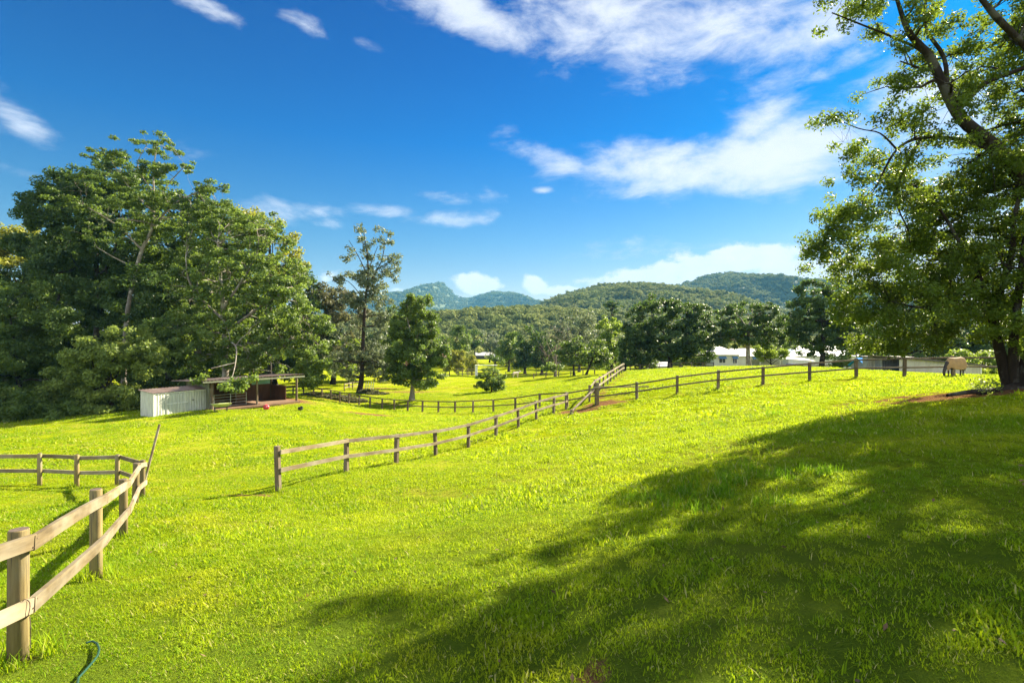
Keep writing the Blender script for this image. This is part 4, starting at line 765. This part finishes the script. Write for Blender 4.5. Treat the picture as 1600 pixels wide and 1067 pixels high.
# diagonal strut and its stub at the strainer post
g1 = hit(893, 647); s_ = MB(); a = Vector((.0, -.1, 1.32)); b = g1-UP[0]+Vector((0, 0, .2)); s_.tube([a, (a+b)/2, b], [.06, .065, .07], 8); s_.build('strut', MAT['post_dark'], up)
s_ = MB(); s_.tube([b+Vector((0, 0, -.5)), b+Vector((0, 0, .12))], [.1, .1], 8); s_.build('stub_post', MAT['post_dark'], up)
s_ = MB(); s_.tube([(0, 0, -.3), (0, 0, .9), (0, 0, 1.60)], [.14, .135, .13], 12); s_.build('strainer_post', MAT['post'], up, loc=(.02, -.27, 0))
s_ = MB(); s_.bar((-.3, -.43, 1.28), (3.6, -.5, 1.34), .05, .09); s_.build('loose_rail', MAT['rail'], up)
B = PX([(884.5, 39.75), (843, 46), (805, 49.5), (771, 52), (739, 53.5), (711, 54.8), (685, 56), (660, 57.5), (637, 59), (616, 60.5), (597, 62), (578, 63.5), (561, 65), (545, 66), (531, 67), (517, 68.2), (503, 69.3), (490, 70.2), (474, 70.6), (458, 70.6), (444, 70.3)])
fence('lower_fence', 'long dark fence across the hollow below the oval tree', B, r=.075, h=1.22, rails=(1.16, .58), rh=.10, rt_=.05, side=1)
fence('corner_fence', 'short dark fence between pale railed fence and strainer corner', PX([(886.5, 39.5), (931, 38.9)]), r=.08, h=1.2, rails=(1.13, .6), rh=.1, rt_=.05)
Cf = [(5.2+(Yc-38.6)*.285+.05*math.sin(Yc), Yc) for Yc in (40.6, 43.6, 46.6, 49.8, 53, 56.2, 59.4, 62.6, 66, 69.4, 73)]
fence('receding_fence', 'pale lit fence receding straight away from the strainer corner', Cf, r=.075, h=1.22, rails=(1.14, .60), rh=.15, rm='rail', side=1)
fence('low_rail', 'low rail fence under the two shade trees', PX([(834, 101), (853, 100), (873, 98.5), (892, 97), (911, 95.5), (929, 94)]), r=.07, h=.95, rails=(.88,), rh=.11, pm='post_dark', rm='rail')
fence('white_rail', 'pale rail fence left of the slender tree trunk', PX([(538, 80), (551, 84), (564, 88)])[:3], r=.06, h=1.1, rails=(1.02, .5), rh=.12, pm='post_dark', rm='rail')
fence('boundary_fence', 'dark low fence at the foot of the big round trees', PX([(985, 84), (1000, 83), (1015, 82), (1030, 81), (1047, 80), (1064, 79), (1081, 78.5), (1098, 78), (1115, 77.5)]), r=.06, h=1.0, rails=(.92, .5), rh=.08)
fence('far_fence', 'dark fence behind the far horse', PX([(790, 139), (806, 138), (822, 137), (838, 136), (854, 135)]), r=.07, h=1.1, rails=(1.0, .55), rh=.1)
# uncut grass left standing round the post feet
fp = []
for pts_ in ([(p.x, p.y) for p in YP], A, [(p.x, p.y) for p in UP]):
    for (x, y) in pts_:
        for _ in range(9 if y < 25 else 6):
            a_ = rng.random()*6.283; q_ = .10+.16*rng.random()*(1 if y < 20 else 2); fp.append((x+q_*math.cos(a_), y+q_*math.sin(a_)))
fp = np.array(fp); scatter('post_grass', np.stack([fp[:, 0], fp[:, 1], H(fp[:, 0], fp[:, 1])], 1), rng.uniform(0, 6.28, len(fp)), rng.uniform(.6, 1.5, len(fp)), [tuft('post_tuft', 26, .09, .05, .16, .009, 1.0, G_LAWN, .05) for _ in range(3)], 'uncut grass standing round the feet of the fence posts')
# leaning plank and hose
lp = G(218, 15.9); m_ = MB(); m_.bar((0, 0, -.06), (.36, .35, 2.12), .03, .06); tag(m_.build('timber_plank', MAT['rail'], loc=tuple(lp)), 'long thin timber plank leaning up beyond the end of the yard fence', 'plank')
hp = []
for px, py in ((118, 1100), (122, 1066), (135, 1052), (146, 1040), (153, 1030), (155, 1020), (152, 1012), (144, 1008), (134, 1010)):
    q = hit(px, py); hp.append((q.x, q.y, q.z+.035))
m_ = MB(); t = np.linspace(0, len(hp)-1, 40); hp = np.array(hp); hc = np.stack([np.interp(t, range(len(hp)), hp[:, k]) for k in range(3)], 1); m_.tube(hc-hc[0], [.009]*40, 8)
tag(m_.build('garden_hose', MAT['hose'], smooth=True, loc=tuple(hc[0])), 'green garden hose half hidden in the near grass', 'hose')

# ------------------------------------------------------------------ buildings
def corrugated(mb, p0, ux, uz, L, Ht, pitch=.2, depth=.03, nrm=None, topfun=None):
    """ribbed sheet from p0, along ux for L and along uz for Ht (or topfun(t))"""
    n = max(4, int(L/pitch)*4); base = len(mb.v); ux, uz, nrm, p0 = Vector(ux), Vector(uz), Vector(nrm), Vector(p0)
    for i in range(n+1):
        t = i/n; o = nrm*(depth*(1 if i % 4 in (1, 2) else 0)); hh = topfun(t) if topfun else Ht
        mb.v.append(tuple(p0+ux*(L*t)+o)); mb.v.append(tuple(p0+ux*(L*t)+uz*hh+o))
    for i in range(n): a = base+2*i; mb.f.append((a, a+2, a+3, a+1))
# small shed
A0 = np.array([-27.0, 41.0]); A1 = np.array([-25.2, 45.4]); sdv = A1-A0; SL = float(np.hypot(*sdv)); srz = math.atan2(sdv[1], sdv[0]); 
sz0 = EYE-5.72
shed = empty('garden_shed', (A0[0], A0[1], sz0), 'low pale ribbed steel shed at the edge of the wood', 'shed', None, srz)
SD = 1.5; eh = 1.78; bh = 2.0
m_ = MB(); corrugated(m_, (0, 0, -.1), (1, 0, 0), (0, 0, 1), SL, eh+.1, .22, .025, (0, -1, 0)); m_.build('wall', MAT['corr_white'], shed)
m_ = MB(); corrugated(m_, (0, SD, -.1), (0, -1, 0), (0, 0, 1), SD, 0, .22, .02, (-1, 0, 0), lambda t: (bh*(1-t)+eh*t)+.1); m_.build('wall', MAT['corr_white'], shed)
m_ = MB(); corrugated(m_, (SL, 0, .1), (0, 1, 0), (0, 0, 1), SD, 0, .22, .02, (1, 0, 0), lambda t: (bh*t+eh*(1-t))-.1); corrugated(m_, (SL, SD, 0), (-1, 0, 0), (0, 0, 1), SL, bh, .22, .02, (0, 1, 0)); m_.build('wall', MAT['corr_white'], shed)
m_ = MB(); corrugated(m_, (-.12, -.12, eh+.02), (1, 0, 0), Vector((0, SD+.24, bh-eh)).normalized(), SL+.24, SD+.26, .25, .035, (0, 0, 1)); m_.build('roof', MAT['corr_roof'], shed)
m_ = MB(); m_.box((.0, -.012, eh/2), (.06, .06, eh)); m_.box((SL, -.012, eh/2), (.06, .06, eh)); m_.box((SL/2, -.04, eh-.03), (SL-.1, .03, .07)); m_.build('corner_trim', MAT['trim'], shed)
for k, x0 in enumerate((.95, 1.85)):
    m_ = MB(); corrugated(m_, (x0, -.05, .08), (1, 0, 0), (0, 0, 1), .86, eh-.22, .22, .02, (0, -1, 0)); d = m_.build('door', MAT['corr_white'], shed)
    m_ = MB(); m_.box((x0+.43, -.085, .9), (.84, .02, .06)); m_.build('crossbar', MAT['trim'], d)
m_ = MB(); m_.box((3.2, -.06, 1.02), (.16, .05, .07)); m_.build('latch', MAT['dark_trim'], shed)
# stable
B0 = np.array([-24.6, 44.6]); B1 = np.array([-20.2, 51.0]); bd = B1-B0; BL = float(np.hypot(*bd)); brz = math.atan2(bd[1], bd[0]); bz = EYE-5.66
st = empty('stable', (B0[0], B0[1], bz), 'open fronted timber stable with thin pale roof under the overhanging tree', 'stable', None, brz)
for x, y, r, hh in ((0, 0, .13, 2.35), (BL*.5, 0, .09, 2.4), (BL, 0, .11, 2.5), (BL, 4.2, .1, 2.3), (0, 4.2, .1, 2.2), (3.3, 2.4, .07, 2.3)):
    m_ = MB(); m_.tube([(x, y, -.4), (x, y, hh)], [r, r*.95], 10); m_.build('post', MAT['post_dark'], st)
m_ = MB(); corrugated(m_, (-1.0, -.5, 2.47), (1, 0, .012), Vector((0, 1, -.035)).normalized(), BL+1.6, 5.4, .3, .04, (0, 0, 1)); corrugated(m_, (-1.0, -.5, 2.455), (1, 0, .012), Vector((0, 1, -.035)).normalized(), BL+1.6, 5.4, .3, .04, (0, 0, 1)); m_.build('roof', MAT['corr_roof'], st)
m_ = MB(); m_.box((BL/2-.2, -.46, 2.38), (BL+1.5, .05, .14)); m_.build('fascia', MAT['wall_olive'], st)
m_ = MB(); m_.box((BL/2, 4.25, 1.0), (BL-.1, .05, 2.3)); m_.build('back_wall', MAT['wall_brown'], st)
m_ = MB(); m_.box((-.05, 2.3, 1.15), (.05, 3.9, 2.3)); m_.build('side_wall', MAT['wall_olive'], st)
m_ = MB(); m_.box((BL, 2.9, .65), (.05, 2.4, 1.6)); m_.build('side_wall', MAT['wall_brown'], st)
m_ = MB(); m_.box((BL-1.0, 4.2, 1.85), (1.9, .03, .6)); m_.build('light_panel', MAT['green_sheet'], st)
m_ = MB(); m_.box((3.3, 3.3, .7), (.05, 1.75, 1.5)); m_.build('partition', MAT['wall_brown'], st)
gt = MB()
for zz in (.25, .5, .75, 1.0, 1.22): gt.tube([(.18, .02, zz), (3.1, .35, zz)], [.022, .022], 6)
for xx in (.18, 1.64, 3.1): gt.tube([(xx, .02+(xx-.18)*.113, .2), (xx, .02+(xx-.18)*.113, 1.27)], [.026, .026], 6)
gt.build('gate', MAT['steel'], st)
m_ = MB(); m_.box((BL/2, 1.9, .02), (BL+.3, 4.6, .16)); m_.build('earth_floor', MAT['soil'], st)
def lathe(prof, n=20):
    mb = MB(); b = 0
    for r, z in prof: mb.v += [(r*math.cos(2*math.pi*i/n), r*math.sin(2*math.pi*i/n), z) for i in range(n)]
    for k in range(len(prof)-1):
        for i in range(n): j = (i+1) % n; mb.f.append((k*n+i, k*n+j, (k+1)*n+j, (k+1)*n+i))
    return mb
def bucket(name, label, loc, m, r=.16, h=.3, cat='bucket'):
    mb = lathe([(.001, 0), (r*.8, 0), (r, h), (r*1.05, h), (r*1.05, h-.02), (r*.97, h-.02), (r*.78, .02), (.001, .02)])
    e = empty(name, loc, label, cat); mb.build('pail', m, e, smooth=True)
    hb = MB(); hb.tube([(r*math.cos(t), 0, h-.02+.9*r*math.sin(t)) for t in np.linspace(0, math.pi, 9)], [.006]*9, 5); hb.build('handle', MAT['steel'], e)
q = st.matrix_world
def stl(x, y, z):
    c, s2 = math.cos(brz), math.sin(brz); return (B0[0]+x*c-y*s2, B0[1]+x*s2+y*c, bz+z)
bucket('feed_bucket', 'blue bucket standing behind the metal stable gate', stl(1.25, .75, .1), MAT['blue'], .22, .38)
# trough on legs
tl = hit(345, 642); tr_ = empty('feed_trough', tuple(tl), 'shallow pale green trough on short legs beside the shed corner', 'trough', None, brz-.3)
mb = MB(); 
W0, D0, W1, D1 = .75, .42, .42, .2
vs = [(-W0, -D0, .62), (W0, -D0, .62), (W0, D0, .62), (-W0, D0, .62), (-W1, -D1, .38), (W1, -D1, .38), (W1, D1, .38), (-W1, D1, .38), (-W0+.05, -D0+.05, .62), (W0-.05, -D0+.05, .62), (W0-.05, D0-.05, .62), (-W0+.05, D0-.05, .62), (-W1, -D1, .42), (W1, -D1, .42), (W1, D1, .42), (-W1, D1, .42)]
mb.add(vs, [(0, 1, 5, 4), (1, 2, 6, 5), (2, 3, 7, 6), (3, 0, 4, 7), (4, 5, 6, 7), (0, 8, 9, 1), (1, 9, 10, 2), (2, 10, 11, 3), (3, 11, 8, 0), (8, 12, 13, 9), (9, 13, 14, 10), (10, 14, 15, 11), (11, 15, 12, 8), (12, 15, 14, 13)]); mb.build('basin', MAT['tray'], tr_)
for sx in (-1, 1):
    for sy in (-1, 1): mb = MB(); mb.bar((sx*.42, sy*.2, -.05), (sx*.45, sy*.2, .42), .05, .05); mb.build('leg', MAT['dark_trim'], tr_)
bl = hit(416, 640)
bm = bmesh.new(); bmesh.ops.create_icosphere(bm, subdivisions=3, radius=.26)
for v in bm.verts: v.co *= 1+.02*math.sin(v.co.z*22); v.co.z *= .92
me = bpy.data.meshes.new('ball'); bm.to_mesh(me); bm.free(); me.polygons.foreach_set('use_smooth', np.ones(len(me.polygons), bool)); me.materials.append(MAT['red'])
o = bpy.data.objects.new('ball', me); COL.objects.link(o); o.location = (bl.x, bl.y, bl.z+.23); tag(o, 'large red play ball on the lawn before the stable', 'ball')
mb = MB(); mb.tube([(-.03, 0, 0), (.03, 0, 0)], [.05, .05], 8); vp = mb.build('valve_plug', MAT['pink'], o); vp.location = (.1, -.23, .05)
bkt = hit(467, 640); bucket('tipped_bucket', 'small black and pink bucket lying on the lawn near the stable', (bkt.x, bkt.y, bkt.z+.12), MAT['black'], .17, .3)
bpy.data.objects['tipped_bucket'].rotation_euler = (math.radians(80), 0, 1.2)

# far rail yard, white jump, far sheds
yd = G(743, 137); ye = empty('rail_yard', tuple(yd), 'small rail yard with a pale post beside the clipped shrubs', 'yard')
mb = MB(); mb.box((.2, 0, 1.3), (.6, .5, 3.0)); mb.build('pillar', MAT['trim'], ye)
for dx in (-4.6, -3.3, -1.9, 5): mb = MB(); mb.box((dx, 0, .9 if dx < 0 else 1.3), (.16, .16, 2.0 if dx < 0 else 2.8)); mb.build('post', MAT['post_dark'], ye)
for zz in (.6, 1.2, 1.8): mb = MB(); mb.box((-2.6, -.1, zz), (4.8, .06, .14)); mb.build('rail', MAT['rail'], ye)
for zz in (.9, 1.5): mb = MB(); mb.box((2.7, -.1, zz), (4.6, .06, .16)); mb.build('rail', MAT['rail'], ye)
mb = MB(); mb.box((2.7, 0, 2.78), (5.6, 1.2, .12)); mb.build('shelter_roof', MAT['trim'], ye)
wj = G(571, 84); we = empty('jump_stand', tuple(wj), 'small white slatted jump stand right of the slender trunk', 'jump stand')
for dx in (0, .35, .8, 1.15): mb = MB(); mb.bar((dx, 0, 0), (dx+.12, 0, 1.15), .08, .08); mb.build('upright', MAT['trim'], we)
mb = MB(); mb.box((.6, -.07, .55), (1.2, .04, .08)); mb.build('crossbar', MAT['trim'], we)
def gable_building(name, label, loc, rz, L, D, hw, hr, wallm, roofm, cat='building', group=None, over=.4, hip=False, dark_front=False, windows=(), skirt=None, doors=()):
    e = empty(name, loc, label, cat, group, rz)
    mb = MB(); mb.prism([(0, 0, -1.2), (0, D, -1.2), (0, D, hw), (0, D/2, hr-.05 if not hip else hw), (0, 0, hw)], (L, 0, 0)); mb.build('wall', wallm, e)
    mb = MB(); o_ = over; t = .08
    if hip:
        hL = min(D/2, L/2-.3); pts = [(-o_, -o_, hw), (L+o_, -o_, hw), (L+o_, D+o_, hw), (-o_, D+o_, hw), (hL, D/2, hr), (L-hL, D/2, hr)]
        pts2 = [(x, y, z-t) for x, y, z in pts[:4]]
        mb.add(pts+pts2, [(0, 1, 5, 4), (1, 2, 5), (2, 3, 4, 5), (3, 0, 4), (0, 6, 7, 1), (1, 7, 8, 2), (2, 8, 9, 3), (3, 9, 6, 0), (6, 9, 8, 7)])
    else:
        sl = (hr-hw)/(D/2); zl = hw-o_*sl
        for s2 in (0, 1):
            y0 = -o_ if s2 == 0 else D+o_
            mb.prism([(-o_, y0, zl+.02), (-o_, D/2, hr+.02), (-o_, D/2, hr+.02+t), (-o_, y0, zl+.02+t)], (L+2*o_, 0, 0))
    mb.build('roof', roofm, e)
    if dark_front: mb = MB(); mb.box((L/2, -.02, hw*.45), (L*.92, .04, hw*.85)); mb.build('bay_shade', MAT['dark_trim'], e)  # solid dark panel on the wall, painted shade of open bays
    for (face, x, z, w_, h_, aw) in windows:
        def pl(u, v, wz, su, sv, sz): return ((u, v, wz), (su, sv, sz)) if face == 'f' else ((v, u, wz), (sv, su, sz))
        mb = MB(); mb.box(*pl(x, -.03, z, w_+.16, .06, h_+.16)); fr_ = mb.build('window', MAT['trim'], e)
        mb = MB(); mb.box(*pl(x, -.07, z, w_, .03, h_)); mb.build('pane', MAT['glass'], fr_)
        mb = MB(); mb.box(*pl(x, -.10, z, .05, .03, h_)); mb.build('mullion', MAT['trim'], fr_)
        if aw:
            mb = MB(); q = [(-w_/2-.15, -.0, z+h_/2+.22), (-w_/2-.15, -.62, z+h_/2-.22), (-w_/2-.15, -.62, z+h_/2-.34), (-w_/2-.15, -.0, z+h_/2+.12)]
            q = [(x+a, b, c) if face == 'f' else (b, x+a, c) for a, b, c in q]; mb.prism(q, (w_+.3, 0, 0) if face == 'f' else (0, w_+.3, 0)); mb.build('awning', MAT['awning'], e)
    for (x, w_, h_) in doors: mb = MB(); mb.box((x, -.03, h_/2), (w_, .05, h_)); mb.build('door', MAT['wall_grey'], e)
    if skirt: mb = MB(); mb.box((L/2, D/2, -.5), (L+.06, D+.06, 1.1)); mb.build('skirting', skirt, e)
    return e
# white house: front face runs along local x
hx, hy = W(1116, 118), 118; hz0 = EYE-(572.5-CY)/F*118
gable_building('white_house', 'cream house with blue window awnings and pale hipped roof', (hx, hy, hz0), math.radians(2), 5.5, 9.5, 2.65, 4.5, MAT['wall_cream'], MAT['roof_white'], 'house', hip=True, skirt=MAT['awning'],
               windows=[('f', 1.75, 1.45, 1.35, 1.2, True), ('f', 4.5, 1.4, .9, 1.3, True)])
gable_building('house_wing', 'long cream wing joined to the right side of the cream house', (hx+5.9, hy+1.5, hz0-.1), math.radians(4), 5.2, 7, 2.45, 3.9, MAT['wall_cream'], MAT['roof_white'], 'house', hip=False, windows=[('f', 3.6, 1.5, .8, 1.1, True)])
cpx, cpy = W(1190, 108), 108; cz = EYE-(580-CY)/F*108
cp = empty('carport', (cpx, cpy, cz), 'low carport with pale flat roof right of the house', 'carport')
mb = MB(); mb.prism([(-.5, 0, 3.05), (-.5, 6, 3.35), (-.5, 6, 3.45), (-.5, 0, 3.15)], (5, 0, 0)); mb.build('roof', MAT['roof_white'], cp)
mb = MB(); mb.prism([(3.6, -1, 2.55), (3.6, 4, 3.0), (3.6, 4, 3.1), (3.6, -1, 2.65)], (6.6, 0, -.5)); mb.build('roof', MAT['roof_white'], cp)
for x in (-.2, 3.8, 9.8): mb = MB(); mb.box((x, .2, 1.1), (.12, .12, 3.0 if x < 3.7 else 2.6)); mb.build('post', MAT['trim'], cp)
mb = MB(); mb.box((3, 5.5, .9), (7.5, .1, 2.6)); mb.build('back_wall', MAT['wall_grey'], cp)
# paling fence
pf0 = Vector((W(1187, 100), 100, 0)); pf = empty('paling_fence', (pf0.x, pf0.y, EYE-(579-CY)/F*100), 'grey timber paling fence in front of the carport', 'fence')
mb = MB()
for i in range(96):
    hgt = 1.55+random.uniform(-.05, .05); mb.box((i*.152, random.uniform(-.01, .01), hgt/2-.3), (.12, .02, hgt))
mb.build('palings', MAT['paling'], pf)
for zz in (.15, .95): mb = MB(); mb.box((7.2, .05, zz), (14.6, .05, .08)); mb.build('rail', MAT['rail_dark'], pf)
# dark car beside the palings
cg = Vector((W(1240, 82), 82, EYE-(582-CY)/F*82)); ce = empty('parked_car', tuple(cg), 'dark maroon car parked by the paling fence, mostly below the slope', 'car', None, math.radians(6))
prof = [(-2.1, .35), (-2.15, .75), (-1.95, .95), (-1.1, 1.02), (-.55, 1.38), (.55, 1.42), (1.2, 1.05), (2.0, .92), (2.2, .7), (2.15, .35)]
mb = MB(); mb.prism([(x, -.82, z) for x, z in prof], (0, 1.64, 0)); mb.build('body', MAT['car'], ce, bevel=.06, smooth=False)
for sy in (-.835, .835): mb = MB(); mb.prism([(-.95, sy, 1.05), (-.5, sy, 1.33), (.5, sy, 1.36), (1.0, sy, 1.08)], (0, .012 if sy > 0 else -.012, 0)); mb.build('side_window', MAT['glass'], ce)
for sx in (-1.35, 1.35):
    for sy in (-.84, .84):
        mb = MB(); mb.tube([(sx, sy-.1, .33), (sx, sy+.1, .33)], [.33, .33], 18); wl = mb.build('wheel', MAT['black'], ce)
        mb = MB(); mb.tube([(sx, sy-.112, .33), (sx, sy+.112, .33)], [.2, .2], 14); mb.build('rim', MAT['steel'], wl)
# big pale roof further behind
gable_building('pale_roofed_house', 'house with large pale blue grey roof behind the round trees', (W(1232, 150), 150, -5.2), math.radians(-3), 22, 10, 3.0, 5.6, MAT['wall_cream'], plain('pale_blue_roof', (.42, .46, .55), (.36, .40, .48), .5, 2), 'house', hip=True)
gable_building('pale_roofed_house', 'low pale building glimpsed left of the largest round tree trunk', (W(1018, 140), 140, -6.5), 0, 5, 5, 1.9, 2.8, MAT['wall_cream'], MAT['roof_white'], 'house', windows=[('f', 1.5, 1.0, 1, .9, False)])
# sheds on the right beyond the slope fence
gable_building('blue_shed', 'small shed with bright blue roof at the end of the cream barn', (W(1354, 62), 62, EYE-(589-CY)/F*62), math.radians(-2), 2.3, 3, 1.3, 2.1, MAT['wall_grey'], MAT['roof_blue'], 'shed', over=.25, windows=[('f', .8, .9, .5, .5, False)])
gs = (W(1377, 56), 56, EYE-(592-CY)/F*56); ge = empty('grey_shed', gs, 'dark grey shed with flat iron roof between blue shed and barn', 'shed')
mb = MB(); corrugated(mb, (0, 0, -.6), (1, 0, 0), (0, 0, 1), 2.2, 2.75, .25, .03, (0, -1, 0)); corrugated(mb, (0, 3, -.6), (0, -1, 0), (0, 0, 1), 3, 2.75, .25, .03, (-1, 0, 0)); mb.build('wall', MAT['wall_grey'], ge)
mb = MB(); mb.box((1.5, 1.4, 2.26), (3.4, 3.4, .1)); mb.build('roof', MAT['dark_trim'], ge)
mb = MB(); mb.box((.0, -.06, .9), (.12, .08, 2.6)); mb.build('corner_trim', MAT['trim'], ge)
mb = MB(); mb.box((1.5, -.05, .35), (.8, .04, 1.7)); mb.build('door', MAT['awning'], ge)
b0 = Vector((W(1405, 52), 52, EYE-(594-CY)/F*52)); be = empty('cream_barn', tuple(b0), 'long low cream ribbed barn behind the rugged pony', 'barn', None, math.radians(-3))
BLn = W(1541, 51)-W(1405, 52)
mb = MB(); corrugated(mb, (0, 0, -.6), (1, 0, 0), (0, 0, 1), BLn, 0, .35, .03, (0, -1, 0), lambda t: 2.8-.75*t); mb.build('wall', MAT['barn_cream'], be)
mb = MB(); corrugated(mb, (BLn, 0, -.6), (0, 1, 0), (0, 0, 1), 5, 2.05, .35, .03, (1, 0, 0)); corrugated(mb, (BLn, 5, -.6), (-1, 0, 0), (0, 0, 1), BLn, 0, .35, .03, (0, 1, 0), lambda t: 2.05+.75*t); mb.build('wall', MAT['barn_cream'], be)
mb = MB(); mb.prism([(-.2, -.25, 2.22), (BLn+.2, -.25, 1.47), (BLn+.2, -.25, 1.55), (-.2, -.25, 2.30)], (0, 5.5, 0)); mb.build('roof', MAT['corr_roof'], be)
mb = MB(); mb.bar((-.2, -.27, 2.22), (BLn+.2, -.27, 1.47), .03, .1); mb.build('gutter', MAT['dark_trim'], be)
mb = MB(); mb.box((BLn+.01, -.03, .3), (.1, .08, 2.2)); mb.build('corner_trim', MAT['trim'], be)
# far white roofed farm sheds
gable_building('farm_shed', 'white roofed farm shed with a dark panel for the shade of its bays across the far field', (W(733, 300), 300, -8.5), math.radians(-8), 12, 8, 2.6, 4.2, MAT['wall_grey'], MAT['roof_white'], 'shed', group='far sheds', dark_front=True)
gable_building('farm_shed', 'second far white roofed shed showing right of the first', (W(765, 310), 310, -8.5), math.radians(-5), 9, 7, 1.6, 2.9, MAT['wall_grey'], MAT['roof_white'], 'shed', group='far sheds')

# ------------------------------------------------------------------ horses
def skin_body(name, nodes, edges, m, parent, root=0, sub=2):
    me = bpy.data.meshes.new(name); me.from_pydata([n[0] for n in nodes], edges, []); me.materials.append(m)
    o = bpy.data.objects.new(name, me); COL.objects.link(o); o.parent = parent
    md = o.modifiers.new('skin', 'SKIN'); md.use_smooth_shade = True
    for i, n in enumerate(nodes):
        r = n[1] if isinstance(n[1], tuple) else (n[1], n[1]); me.skin_vertices[0].data[i].radius = r; me.skin_vertices[0].data[i].use_root = (i == root)
    s2 = o.modifiers.new('sub', 'SUBSURF'); s2.levels = sub; s2.render_levels = sub; return o
def horse(name, label, loc, rz, sc, coat, grazing=True, rug=True):
    e = empty(name, loc, label, 'pony' if rug else 'horse', None, rz); e.scale = (sc, sc, sc)
    n = []; E = []
    def add(p, r, link=None):
        n.append((p, r)); 
        if link is not None: E.append((link, len(n)-1))
        return len(n)-1
    pel = add((-.55, 0, 1.17), (.25, .27)); bar = add((-.2, 0, 1.10), (.27, .28), pel); che = add((.2, 0, 1.10), (.27, .29), bar); sh = add((.48, 0, 1.14), (.22, .26), che); rump = add((-.78, 0, 1.14), (.19, .2), pel)
    if grazing: nk = [((.72, 0, 1.05), .17), ((.92, 0, .78), .13), ((1.05, 0, .52), .11)]; hd = [((1.12, 0, .36), .105), ((1.10, 0, .18), .08), ((1.07, 0, .06), .06)]
    else: nk = [((.74, 0, 1.28), .17), ((.95, 0, 1.42), .13), ((1.1, 0, 1.52), .11)]; hd = [((1.26, 0, 1.46), .105), ((1.42, 0, 1.34), .08), ((1.52, 0, 1.26), .06)]
    c = sh
    for p, r in nk+hd: c = add(p, r, c)
    for sy in (-.15, .15):
        a = add((.47, sy, .86), (.12, .13), sh); b = add((.50+sy*.3, sy, .48), .062, a); b = add((.50+sy*.4, sy, .14), .042, b); add((.54+sy*.4, sy, .03), .055, b)
        a = add((-.66, sy, .86), (.15, .16), pel); b = add((-.56+sy*.5, sy, .66), .10, a); b = add((-.74+sy*.6, sy, .46), .062, b); b = add((-.70+sy*.6, sy, .14), .042, b); add((-.66+sy*.6, sy, .03), .056, b)
    skin_body('body', n, E, coat, e)
    t = MB(); t.tube([(-.94, 0, 1.18), (-1.04, 0, 1.0), (-1.06, 0, .7), (-1.03, 0, .42)], [.03, .06, .065, .02], 8); t.build('tail', MAT['horse_dark'], e, smooth=True)
    top = nk[2][0]
    for sy in (-.06, .06): t = MB(); t.tube([(top[0]+.02, sy, top[2]+.06), (top[0]-.03, sy*1.5, top[2]+.19)], [.035, .006], 6); t.build('ear', coat, e)
    t = MB(); mp = [(.5, 0, 1.36), *[(p[0]-.06, 0, p[2]+r*1.0) for p, r in nk]]; t.tube(mp, [.03, .04, .04, .03], 6); t.build('mane', MAT['horse_dark'], e)
    if rug:
        secs = [(-1.0, .09, .90, 1.10), (-.95, .20, .78, 1.30), (-.84, .28, .70, 1.43), (-.6, .32, .62, 1.48), (-.2, .34, .60, 1.42), (.2, .34, .60, 1.42), (.52, .31, .66, 1.44), (.68, .25, .80, 1.36), (.84, .19, .66, 1.08), (.99, .16, .44, .84)]
        if grazing is False: secs = secs[:7]
        V = []; Fc = []; m = 15
        for (x, w_, zb, zt) in secs:
            for i in range(m):
                a = math.pi*i/(m-1); yy = w_*math.cos(a)*(1+.04*math.sin(5*a+x*9)); s3 = math.sin(a)**.85 if math.sin(a) > 0 else 0
                V.append((x+.012*math.sin(a*9), yy, zb-.08+(zt-zb+.10)*s3))
        for k in range(len(secs)-1):
            for i in range(m-1): a = k*m+i; Fc.append((a, a+1, a+m+1, a+m))
        Fc.append(tuple(range(m)))
        me = bpy.data.meshes.new('rug'); me.from_pydata(V, [], Fc); me.materials.append(MAT['rug']); o = bpy.data.objects.new('rug', me); COL.objects.link(o); o.parent = e
        me.polygons.foreach_set('use_smooth', np.ones(len(me.polygons), bool)); so = o.modifiers.new('solid', 'SOLIDIFY'); so.thickness = .02; ss = o.modifiers.new('sub', 'SUBSURF'); ss.levels = 1; ss.render_levels = 1
        t = MB(); t.tube([(-.93, .30, .74), (-.97, .2, .9), (-.99, 0, .98), (-.97, -.2, .9), (-.93, -.30, .74)], [.012]*5, 5); t.build('rug_strap', MAT['rug_pale'], e)
    return e
pg = G(1492, 31.2); horse('pony', 'grazing pony in a tan rug with head down behind the leaves', (pg.x, pg.y, pg.z), math.radians(196), .76, MAT['horse_dark'])
fg = G(806, 127); horse('horse', 'pale horse standing far off in the lower paddock', (fg.x, fg.y, fg.z), math.radians(35), 1.02, MAT['horse_white'], grazing=False, rug=False)

# fallen leaves and dry bits on the near lawn
def litter():
    n = 420; Y = np.sqrt(rng.uniform(4, 260, n)); X = rng.uniform(-.6, 1, n)*(Y+1); Z = H(X, Y)+.035
    C = np.stack([X, Y, Z], 1); V, Fq = leaf_quads(C, rng.normal(size=C.shape)*.5+np.array([0, 0, 1]), .05, .5)
    tag(mesh_np('fallen_leaves', V, Fq, MAT['litter']), 'scattered dry brown leaves lying in the near grass', None, kind='stuff')
litter()

# ------------------------------------------------------------------ air
def haze():
    mb = MB(); mb.box((0, 2600, 205), (9000, 7200, 440)); m = bpy.data.materials.new('air'); m.use_nodes = True; nt = m.node_tree; nt.nodes.clear()
    o = nt.nodes.new('ShaderNodeOutputMaterial'); v = nt.nodes.new('ShaderNodeVolumePrincipled'); v.inputs['Density'].default_value = .85e-4; v.inputs['Color'].default_value = (.15, .50, .86, 1)
    nt.links.new(v.outputs[0], o.inputs['Volume']); ob = mb.build('haze', m); tag(ob, 'thin blue air between the viewer and the hills', None, kind='stuff')
haze()
